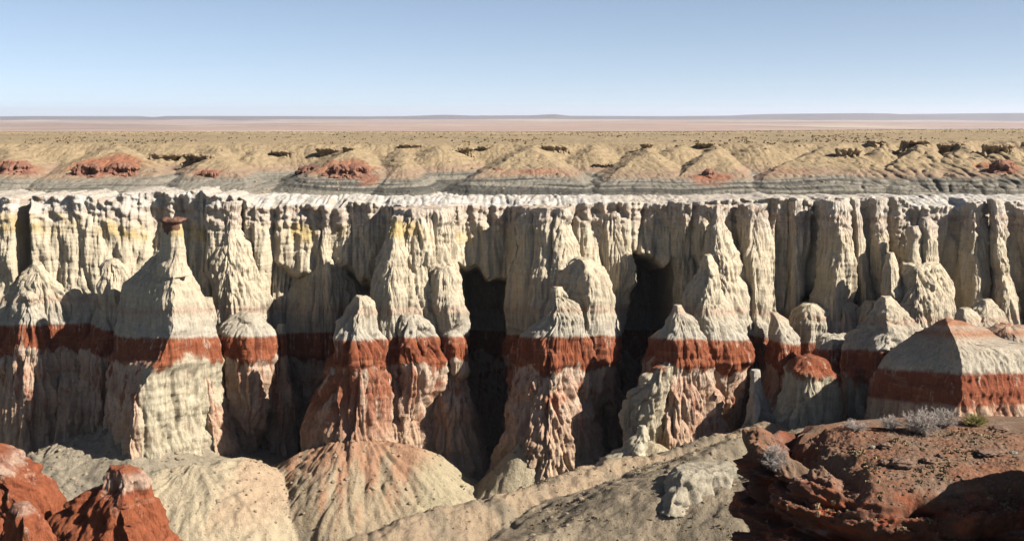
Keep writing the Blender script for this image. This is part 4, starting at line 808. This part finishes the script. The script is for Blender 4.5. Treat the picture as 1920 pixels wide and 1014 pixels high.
def outcrop(name, label, rows, Y, p, res, zb, DSo=1.0):
    R = np.array(rows, float)
    z = np.array([zat(r[0], Y - r[4]) for r in R])
    xl = np.array([at(r[1], r[0], Y - .5 * r[4])[0] for r in R]); xr = np.array([at(r[3], r[0], Y - .5 * r[4])[0] for r in R]); xe = np.array([at(r[2], r[0], Y - r[4])[0] for r in R]); d = R[:, 4]
    # rows are sampled by profile length, so that the gentle top gets as many rows as the steep face
    ln = np.concatenate([[0], np.cumsum(np.hypot(np.diff(z), np.diff(d)))])
    nz = int(ln[-1] / res); q = np.linspace(0, ln[-1], nz)
    z, xl, xe, xr, d = [np.interp(q, ln, v) for v in (z, xl, xe, xr, d)]
    k = int(0.25 / res); ker = np.ones(2 * k + 1) / (2 * k + 1)
    f = lambda v: np.convolve(np.concatenate([[v[0]] * k, v, [v[-1]] * k]), ker, 'valid')
    z, xl, xe, xr, d = map(f, (z, xl, xe, xr, d))
    nf = int((xr - xl).max() * 1.35 / res); t = np.linspace(0, math.pi, 3000)
    def sec(t, a, e, b, dd):
        c = np.cos(t); s_ = np.sin(t); pl, pr = p
        return (np.where(c > 0, e + (a - e) * np.abs(c) ** (2 / pl), e + (b - e) * np.abs(c) ** (2 / pr)), -dd * np.where(c > 0, np.abs(s_) ** (2 / pl), np.abs(s_) ** (2 / pr)))
    sx, sy = sec(t, xl[-1], xe[-1], xr[-1], d[-1]); arc = np.concatenate([[0], np.cumsum(np.hypot(np.diff(sx), np.diff(sy)))])
    tf = np.interp(np.linspace(0, arc[-1], nf), arc, t)
    X, Yv = sec(tf[None, :], xl[:, None], xe[:, None], xr[:, None], d[:, None])
    tb = np.linspace(0, math.pi, 42)[1:-1]; m = (xl + xr) / 2; w = (xr - xl) / 2
    fall = np.linspace(0, 3.0, nz)
    X = np.concatenate([X, m[:, None] + w[:, None] * np.cos(tb)[None, :]], 1)
    Yv = np.concatenate([Yv, (1.2 + fall)[:, None] * np.sin(tb)[None, :]], 1) + Y
    Z = np.broadcast_to(z[:, None], X.shape).copy()
    nu = X.shape[1]
    P = np.stack([X, Yv, Z], -1)
    tu = np.roll(P, -1, 1) - np.roll(P, 1, 1); tv = np.gradient(P, axis=0)
    n = np.cross(tu, -tv); n /= np.linalg.norm(n, axis=-1, keepdims=True) + 1e-9
    D = out_disp(P)
    up = np.clip(n[..., 2], 0, 1)
    steep = sm(0.93, 0.55, up)
    left = sm(xat(1640, 35, 880), xat(1500, 35, 880), X + 0.8 * pn(X / 2, Y / 2, Z * 2, 209))
    rough = np.clip(np.maximum(steep, left * .75), 0.0, 1)
    g = 0.03 * fbm(X / .15, Yv / .15, 0, 3, 211, .6) + 0.10 * fbm(X / 1.3, Yv / 1.3, 0, 3, 212)
    P = P + n * (D * rough + g)[..., None]
    top = P[0]; c = top.mean(0)
    rings = [c + (top - c) * f for f in np.linspace(0.05, 0.97, 14)]
    V = np.concatenate([r for r in rings] + [P.reshape(-1, 3)])
    foot = P[-1] + np.array([0, -1.0, 0]); foot[:, 2] = zb
    V = np.concatenate([V, foot])
    q4 = grid_faces(nu, len(rings) + nz + 1, True)[:, ::-1]
    x, y, zc = V[:, 0], V[:, 1], V[:, 2]
    base = np.broadcast_to(np.array((0.17, 0.075, 0.046)), V.shape).copy()
    n1 = fbm(x / .9, y / .9, zc / .35, 4, 221); n2 = pn(zc / 0.22 + 0.3 * pn(x, y, 0, 5), x / 5, 0, 223)
    base = band(base, (0.30, 0.085, 0.04), sm(-.1, .5, n1)); base = band(base, (0.15, 0.068, 0.045), sm(0.1, .5, n2) * .7)
    base = band(base, (0.36, 0.24, 0.19), sm(0.35, .6, pn(x / 2, y / 2, zc / 0.3, 225)) * .6)
    gr = sm(0.72, 0.92, np.concatenate([np.ones(nu * len(rings)), n[..., 2].ravel(), np.zeros(nu)]))
    tan = band(np.broadcast_to(np.array((0.225, 0.115, 0.068)), V.shape).copy(), (0.20, 0.14, 0.095), sm(-.2, .5, fbm(x / 1.8, y / 1.8, 0, 3, 227)))
    tan = band(tan, (0.34, 0.26, 0.20), sm(0.3, 0.5, pn(x / .12, y / .12, 0, 229)) * .5)
    base = base * (1 - gr[:, None] * .85) + tan * gr[:, None] * .85
    o = mesh_obj(name, V, q4, M_OUT, attrs={'soil': base})
    return tag(o, label, 'outcrop')

OUT = outcrop('rock_outcrop', 'near dark red ledgy outcrop with gravelly top and scattered dead shrubs',
    [(806,1500,1700,2500,.1),(812,1482,1700,2520,.5),(822,1470,1700,2540,1.1),(840,1462,1700,2560,2.0),(862,1462,1700,2580,2.9),(885,1432,1700,2600,3.6),(910,1410,1700,2600,4.2),(940,1410,1690,2600,4.7),(975,1414,1680,2600,5.1),(1014,1416,1680,2600,5.5),(1080,1410,1680,2600,6.1),(1180,1410,1680,2600,6.8)],
    37.0, (2.0, 1.8), 0.035, 40)
# a taller shelf of the same ledge beyond the right border throws the shade at the lower right
loft('rock_shelf', 'dark red shelf of rock rising beyond the lower right corner', 'rock shelf', [(820,2090,2200,2500,2),(900,2050,2200,2500,3),(1100,2010,2200,2500,3.5),(1300,1990,2200,2500,4)], 30, mat=M_KNOB, res=.15, fl=.3, rl=.1, lp=.3, L=2, zbot=45, p=(1.6,1.8))

# ------------------------------------------------------------------ ray casting onto built surfaces
from mathutils.bvhtree import BVHTree
def bvh(o):
    me = o.data; n = len(me.vertices); co = np.empty(n * 3, np.float32); me.vertices.foreach_get('co', co)
    co = co.reshape(-1, 3) + np.array(o.location, np.float32)
    return BVHTree.FromPolygons([tuple(map(float, c)) for c in co], [tuple(p.vertices) for p in me.polygons])
BO = bvh(OUT)
def hit(b, px, py):
    x, z = at(px, py, 100.0); d = Vector((float(x), 100.0, float(z) - CAMZ)).normalized()
    r = b.ray_cast(Vector((0, 0, CAMZ)), d)
    return r[0], r[1]

def tube_mesh(segs):
    """segs: (p0, p1, r0, r1) three sided twigs"""
    S = np.array([[*a, *b] for a, b, _, _ in segs]); r0 = np.array([q[2] for q in segs]); r1 = np.array([q[3] for q in segs])
    a, b = S[:, :3], S[:, 3:]; d = b - a; d /= np.linalg.norm(d, axis=1, keepdims=True) + 1e-9
    h = np.where(np.abs(d[:, 2:3]) < .9, np.array([[0, 0, 1.]]), np.array([[1., 0, 0]]))
    u = np.cross(d, h); u /= np.linalg.norm(u, axis=1, keepdims=True); v = np.cross(d, u)
    V = []
    for P, r in ((a, r0), (b, r1)):
        for k in range(3):
            an = 2 * math.pi * k / 3
            V.append(P + (u * math.cos(an) + v * math.sin(an)) * r[:, None])
    V = np.stack(V, 1).reshape(-1, 3); i = np.arange(len(segs))[:, None] * 6
    Q = np.concatenate([i + np.array([[k, (k + 1) % 3, 3 + (k + 1) % 3, 3 + k]]) for k in range(3)])
    return V, Q

def shrub(px, py, wpx, hpx, label, mat, group, seed, n=70, dark=False):
    p, nn = hit(BO, px, py)
    if p is None: print('no hit', px, py); return
    sc_ = (p - Vector((0, 0, CAMZ))).length / F
    w, h = wpx * sc_ / 2, hpx * sc_
    rs = np.random.RandomState(seed); segs = []; stems = []
    for i in range(n):
        az = rs.uniform(0, 2 * math.pi); tilt = rs.uniform(0, 1) ** .7 * 1.45
        L = rs.uniform(.75, 1.05)
        tip = np.array([math.sin(tilt) * math.cos(az) * w, math.sin(tilt) * math.sin(az) * w, max(.12, math.cos(tilt) ** .6 if tilt < 1.57 else 0) * h]) * L
        root = np.array([rs.normal() * .06 * w, rs.normal() * .06 * w, -0.03])
        pts = [root]; k = 5
        for j in range(1, k + 1):
            f = j / k; q = root + (tip - root) * f + rs.normal(size=3) * .035 * w * (1 + f); q[2] += .12 * h * math.sin(f * 3.1); pts.append(q)
        for j in range(k):
            r = .009 * (1 - j / k * .6)
            (stems if j < 2 else segs).append((pts[j], pts[j + 1], r, r * .8))
            if j >= 1:
                for _ in range(4):
                    b0 = pts[j] + (pts[j + 1] - pts[j]) * rs.uniform(); dr = (tip - root) / np.linalg.norm(tip - root) + rs.normal(size=3) * .65
                    dr /= np.linalg.norm(dr); l = rs.uniform(.10, .26) * (w + h) * .5
                    b1 = b0 + dr * l; segs.append((b0, b1, .005, .003))
                    b2 = b0 + dr * l * .5 + (dr + rs.normal(size=3) * .6) * l * .45; segs.append((b0 + dr * l * .5, b2, .004, .0025))
    e = bpy.data.objects.new('shrub', None); link(e); e.location = p; tag(e, label, 'shrub', group)
    V, Q = tube_mesh(stems); mesh_obj('stems', V, Q, mat, e, smooth=False)
    V, Q = tube_mesh(segs); mesh_obj('twigs', V, Q, mat, e, smooth=False)
SG = 'leafless shrubs on the red outcrop'
shrub(1727, 812, 74, 40, 'widest grey leafless shrub on the outcrop crest with a dark shadow at its foot', M_TWIG, SG, 1, 95)
shrub(1768, 800, 60, 32, 'grey leafless shrub behind and right of the widest one', M_TWIG, SG, 2, 60)
shrub(1668, 805, 46, 24, 'low grey leafless shrub on the crest left of the widest one', M_TWIG, SG, 3, 45)
shrub(1602, 806, 50, 18, 'flattest pale shrub at the left end of the outcrop crest', M_TWIG, SG, 4, 40)
shrub(1828, 797, 50, 19, 'yellow green low bush on the crest right of the grey shrubs', M_GREEN, SG, 5, 80)
shrub(1452, 880, 56, 44, 'grey leafless shrub clinging to the left edge of the outcrop below the dark hollow', M_TWIG, SG, 6, 60)
shrub(1390, 978, 34, 28, 'small grey shrub on the lowest left ledge of the outcrop', M_TWIG, SG, 7, 40)

def stone(name, label, px, py, wpx, hpx, b, mat, seed, group=None, flat=1.0, cat='boulder'):
    p, nn = hit(b, px, py)
    if p is None: print('no hit', px, py); return
    sc_ = (p - Vector((0, 0, CAMZ))).length / F
    rx, rz = wpx * sc_ / 2, hpx * sc_ / 2
    nt_, npz = 48, 28
    th = np.linspace(0, 2 * math.pi, nt_, endpoint=False)[None, :]; ph = np.linspace(0.02, math.pi - .02, npz)[:, None]
    D = np.stack([np.sin(ph) * np.cos(th), np.sin(ph) * np.sin(th), np.broadcast_to(np.cos(ph), (npz, nt_))], -1)
    D = np.sign(D) * np.abs(D) ** 0.8
    r = 1 + .28 * fbm(D[..., 0] * 1.3 + seed * 3.1, D[..., 1] * 1.3, D[..., 2] * 1.3, 4, 240 + seed) + .12 * np.tanh(4 * pn(D[..., 0] * 2, D[..., 1] * 2, D[..., 2] * 3, 250 + seed))
    V = D * r[..., None] * np.array([rx, rx * .8, rz]); V[..., 2] += rz * .45
    q = grid_faces(nt_, npz, True)
    V = V.reshape(-1, 3) + np.array(p)
    q = q[:, ::-1]
    j = np.arange(nt_); V = np.concatenate([V, [V[:nt_].mean(0)], [V[-nt_:].mean(0)]])
    t1 = np.stack([np.full(nt_, len(V) - 2), j, (j + 1) % nt_], -1); t2 = np.stack([np.full(nt_, len(V) - 1), (npz - 1) * nt_ + (j + 1) % nt_, (npz - 1) * nt_ + j], -1)
    o = mesh_obj(name, V, q, mat, tris=np.concatenate([t1, t2]))
    return tag(o, label, cat, group)
BG = 'loose stones on the red outcrop'
for i, (px, py, w, h, l) in enumerate([(1692,872,44,16,'larger dark flat stone half buried in the middle of the red outcrop'),(1742,866,22,11,'small dark stone just right of the larger buried stone'),(1662,870,20,9,'small dark stone just left of the larger buried stone'),
        (1855,850,42,8,'long low dark stone slab on the right part of the outcrop top'),(1763,856,12,8,'pebble sized red stone above the small dark stone'),(1660,838,22,10,'dark brown clod below the flat pale shrubs'),
        (1872,806,30,9,'dark stick like stone on the crest near the right border'),(1636,840,9,7,'small pale stone on the gravel of the outcrop'),(1900,850,12,6,'small pale chip near the right border of the outcrop')]):
    stone('stone', l, px, py, w, h, BO, M_PALEG if 'pale' in l and 'clod' not in l else M_BOULD, i, BG, cat='stone')

# ------------------------------------------------------------------ caprocks and ledges on the hills
BH = bvh(hills)
LG = 'dark ledges along the top of the hills'
def ledge(x0, x1, py, hpx, label, mat, i, cat='rock ledge', group=LG, over=.5, name='rock_ledge', dp=2.2):
    p, nn = hit(BH, (x0 + x1) / 2, py + hpx)
    if p is None: print('no hit ledge', x0, py); return
    Y = p.y + .6
    hpx = hpx * (.75 if cat == 'caprock' else .8); py = py + (5 if cat == 'caprock' else 2); dp = dp * .75
    w = x1 - x0; q = np.random.RandomState(i * 7 + int(x0)); a, b_, c_ = q.uniform(.1, .35), q.uniform(.1, .35), q.uniform(.3, .7)
    xm = x0 + w * c_
    if cat == 'caprock':
        rows = [(py, x0 + w * a, xm, x1 - w * b_, dp * .4), (py + hpx * .3, x0 + w * a * .5, xm, x1 - w * b_ * .3, dp * .8), (py + hpx * .6, x0 + w * .02, xm, x1, dp), (py + hpx * .8, x0 + w * .05, xm, x1 - w * .04, dp * .8), (py + hpx, x0 - w * .02, xm, x1 + w * .02, dp * 1.1), (py + hpx * 1.3, x0 - w * .1, xm, x1 + w * .1, dp * 1.5)]
    else:
        rows = [(py, x0 + w * .05, xm, x1 - w * .05, dp * .8), (py + hpx * .25, x0, xm, x1, dp), (py + hpx * .4, x0 + 2, xm, x1 - 3, dp * .6), (py + hpx * .9, x0 + 4, xm, x1 - 5, dp * .2), (py + hpx * 1.3, x0, xm, x1, dp * .3)]
    loft(name, label, cat, rows,
         Y, p=(1.7, 1.7), mat=mat, res=.16, fl=1.1, rl=.3, lp=1.1, led=.3, L=2.0, seed=i, zbot=p.z - 2, group=group, smoothm=.16, back=3)
for i, (a, b, py, h, l) in enumerate([(281,345,287,15,'left half of the long dark ledge above the red hill patch'),(340,404,288,16,'right half of the long dark ledge above the red hill patch'),(505,552,281,12,'short dark ledge high between two tan spurs at the left'),
        (588,642,277,14,'dark broken ledge just above the left big red cap'),(640,668,275,8,'low dark ledge on the skyline side of the left big red cap'),(745,795,270,8,'thin dark ledge below the grass plain left of centre'),(855,890,275,16,'deep dark notch ledge left of the central grey cone'),
        (893,925,273,10,'smaller dark ledge beside the deep notch left of the central cone'),(1015,1070,272,12,'dark ledge right above the central grey cone'),(1200,1228,268,10,'single pale boulder ledge right of the central cone'),(1108,1162,306,9,'isolated dark ledge halfway down the slope right of the central cone'),(1302,1345,266,13,'pale cliffy ledge with shade left of the red tipped cone'),
        (1565,1620,277,18,'yellow cliff ledge at the head of the first right gully'),(1625,1665,262,14,'brown ledge at the top of the second right gully'),(1690,1745,262,10,'ragged ledge under the grass plain at right'),(1755,1815,268,14,'long toothed ledge above the right gullies'),(1840,1905,270,18,'dark crag at the upper right border of the hills')]):
    ledge(a, b, py, h, l, M_CAPT, i)
for i, (a, b, py, h, l, m, dp) in enumerate([(0,62,298,24,'rusty red caprock on the hill at the left border',M_KNOB,3.5),(134,205,303,26,'left lobe of the wide red caprock over the pinkish hill',M_KNOB,4),(198,268,302,24,'right lobe of the wide red caprock over the pinkish hill',M_KNOB,4),(372,412,315,16,'small crumbly red cap on a low grey cone',M_KNOB,2.5),
        (608,700,304,26,'big rough red caprock on the darkest hill left of centre',M_KNOB,5),(558,612,306,12,'purple brown slab left of the big rough red caprock',M_CAP,3),(1314,1344,312,18,'jagged red tip on the sharp cone right of centre',M_KNOB,2.5),(1852,1904,296,26,'deep red crag on the hill near the right border',M_KNOB,4),
        (920,945,310,9,'small purple cap on the left shoulder of the central grey cone',M_CAP,2)]):
    ledge(a, b, py, h, l, m, i + 3, 'caprock', 'red caprocks on the hills', .35, 'caprock', dp)

# ------------------------------------------------------------------ ground cover: dry scrub tufts
def scrub(name, label, b_z, spots, size, seed, mat):
    rs = np.random.RandomState(seed); n = len(spots)
    K = 9
    P = np.repeat(spots, K, 0); s = np.repeat(rs.uniform(.6, 1.3, n) * size, K)
    az = rs.uniform(0, 2 * np.pi, n * K); r = rs.uniform(0, .5, n * K) * s
    c = P + np.stack([np.cos(az) * r, np.sin(az) * r, 0 * r], -1)
    az2 = rs.uniform(0, np.pi, n * K); u = np.stack([np.cos(az2), np.sin(az2), 0 * az2], -1) * (s * .30)[:, None]
    tip = c + np.stack([rs.normal(size=n * K) * s * .25, rs.normal(size=n * K) * s * .25, s * rs.uniform(.35, .7, n * K)], -1)
    V = np.stack([c - u - [0, 0, .1], c + u - [0, 0, .1], tip + u * .7, tip - u * .7], 1).reshape(-1, 3)
    Q = np.arange(len(V)).reshape(-1, 4)
    o = mesh_obj(name, V, Q, mat, smooth=False)
    return tag(o, label, 'scrub', kind='stuff')
rs = np.random.RandomState(5)
def on_grid(Xs, Ys, GXc, GYc, GZc, fan=False):
    if fan:
        u = Xs / Ys; j = np.interp(u, U, np.arange(len(U)))
    else:
        j = np.interp(Xs, GXc, np.arange(len(GXc)))
    i = np.interp(Ys, GYc, np.arange(len(GYc)))
    return GZc[np.round(i).astype(int), np.round(j).astype(int)]
ys = rs.uniform(335, 1150, 26000) ; us = rs.uniform(-.5, .5, 26000)
keep = rs.uniform(size=26000) < np.clip(-0.05 + 1.2 * pn(us * ys / 25, ys / 40, 0, 261) + .9 * (ys > 930), .03, 1)
ys, us = ys[keep], us[keep]
scrub('plateau_scrub', 'low brown scrub dotting the grass plateau', None, np.stack([us * ys, ys, on_grid(us * ys, ys, None, Yh, Zg, True)], -1), .62, 1, M_SCRUB)
ys = rs.uniform(135, 235, 9000); xs = rs.uniform(-105, 75, 9000)
z_ = on_grid(xs, ys, xg, yg, GZ)
keep = (rs.uniform(size=9000) < np.clip(0.08 + 1.0 * pn(xs / 9, ys / 9, 0, 263) + .35 * (xs > 0), .03, 1)) & (z_ < 30)
scrub('slope_scrub', 'tiny dry tufts scattered over the canyon slopes', None, np.stack([xs, ys, z_], -1)[keep], .26, 2, M_SCRUB)

# loose rubble on the talus
def rubble(name, label, spots, sizes, mat, seed):
    rs = np.random.RandomState(seed)
    ico = np.array([[0,0,1],[.9,0,.4],[.28,.85,.4],[-.72,.53,.4],[-.72,-.53,.4],[.28,-.85,.4],[.72,.53,-.4],[-.28,.85,-.4],[-.9,0,-.4],[-.28,-.85,-.4],[.72,-.53,-.4],[0,0,-1]], float)
    T = np.array([[0,1,2],[0,2,3],[0,3,4],[0,4,5],[0,5,1],[1,6,2],[2,7,3],[3,8,4],[4,9,5],[5,10,1],[6,7,2],[7,8,3],[8,9,4],[9,10,5],[10,6,1],[11,7,6],[11,8,7],[11,9,8],[11,10,9],[11,6,10]])
    n = len(spots); V = ico[None] * (1 + rs.uniform(-.35, .35, (n, 12, 1))) * (sizes[:, None, None] * np.stack([rs.uniform(.7, 1.3, n), rs.uniform(.7, 1.3, n), rs.uniform(.45, .9, n)], -1)[:, None, :])
    V = V + spots[:, None, :]
    o = mesh_obj(name, V.reshape(-1, 3), None, mat, smooth=False, tris=(T[None] + (np.arange(n) * 12)[:, None, None]).reshape(-1, 3))
    return tag(o, label, 'rubble', kind='stuff')
n_ = 9000
xs = rs.uniform(-100, 60, n_); ys = rs.uniform(150, 238, n_); z_ = on_grid(xs, ys, xg, yg, GZ)
keep = rs.uniform(size=n_) < np.clip(.25 + 1.4 * pn(xs / 7, ys / 7, 0, 271) + .35 * (ys > 205), .02, 1)
rubble('rubble', 'pale broken rubble strewn on the talus below the buttresses', np.stack([xs, ys, z_], -1)[keep], (.08 + .55 * rs.uniform(size=n_) ** 8)[keep], M_RUB, 9)
n_ = 2600
xs = rs.uniform(-140, 150, n_); ys = 268 + 75 * rs.uniform(size=n_); z_ = on_grid(xs, ys, None, Yh, Zg, True)
keep = rs.uniform(size=n_) < np.clip(.1 + 1.6 * pn(xs / 10, ys / 10, 0, 273), .01, 1)
rubble('hill_rubble', 'brown broken stones scattered over the shale hills', np.stack([xs, ys, z_], -1)[keep], (.15 + .45 * rs.uniform(size=n_) ** 4)[keep], M_CAPT, 10)
gx_ = rs.uniform(xat(1450, 34, 880), xat(1960, 34, 880), 5000); gy_ = rs.uniform(31, 37, 5000); gp = []
for a, b in zip(gx_, gy_):
    r = BO.ray_cast(Vector((a, b, 76)), Vector((0, 0, -1)))
    if r[0] is not None and r[1].z > .55: gp.append(tuple(r[0]))
gp = np.array(gp); rubble('gravel', 'fine gravel and chips covering the red outcrop', gp, .014 + .045 * rs.uniform(size=len(gp)) ** 5, M_BOULD, 11)

k_ = rs.uniform(size=len(gp)) < np.clip(.02 + .5 * pn(gp[:, 0] / 1.2, gp[:, 1] / 1.2, 0, 281), 0, 1)
scrub('dry_grass', 'sparse dry grass tufts between the stones of the red outcrop', None, gp[k_], .10, 12, M_SCRUB)

# ------------------------------------------------------------------ air
HAZE = 2.6e-5
bm = bpy.data.meshes.new('haze')
x0, x1, ya, yb, z0, z1 = -46000, 46000, -300, 61000, -120, 420
vs = [(x, y, z) for x in (x0, x1) for y in (ya, yb) for z in (z0, z1)]
bm.from_pydata(vs, [], [(0,1,3,2),(4,6,7,5),(0,4,5,1),(2,3,7,6),(0,2,6,4),(1,5,7,3)])
hm = bpy.data.materials.new('haze_air'); hm.use_nodes = True; t = hm.node_tree; t.nodes.clear()
out = t.nodes.new('ShaderNodeOutputMaterial'); pv = t.nodes.new('ShaderNodeVolumePrincipled')
pv.inputs['Color'].default_value = (0.78, 0.82, 0.95, 1); pv.inputs['Density'].default_value = HAZE * 0.85; pv.inputs['Anisotropy'].default_value = 0.2
t.links.new(pv.outputs[0], out.inputs['Volume']); bm.materials.append(hm)
ho = bpy.data.objects.new('haze', bm); link(ho); tag(ho, 'pale blue desert haze over the far plain', 'haze', kind='stuff')
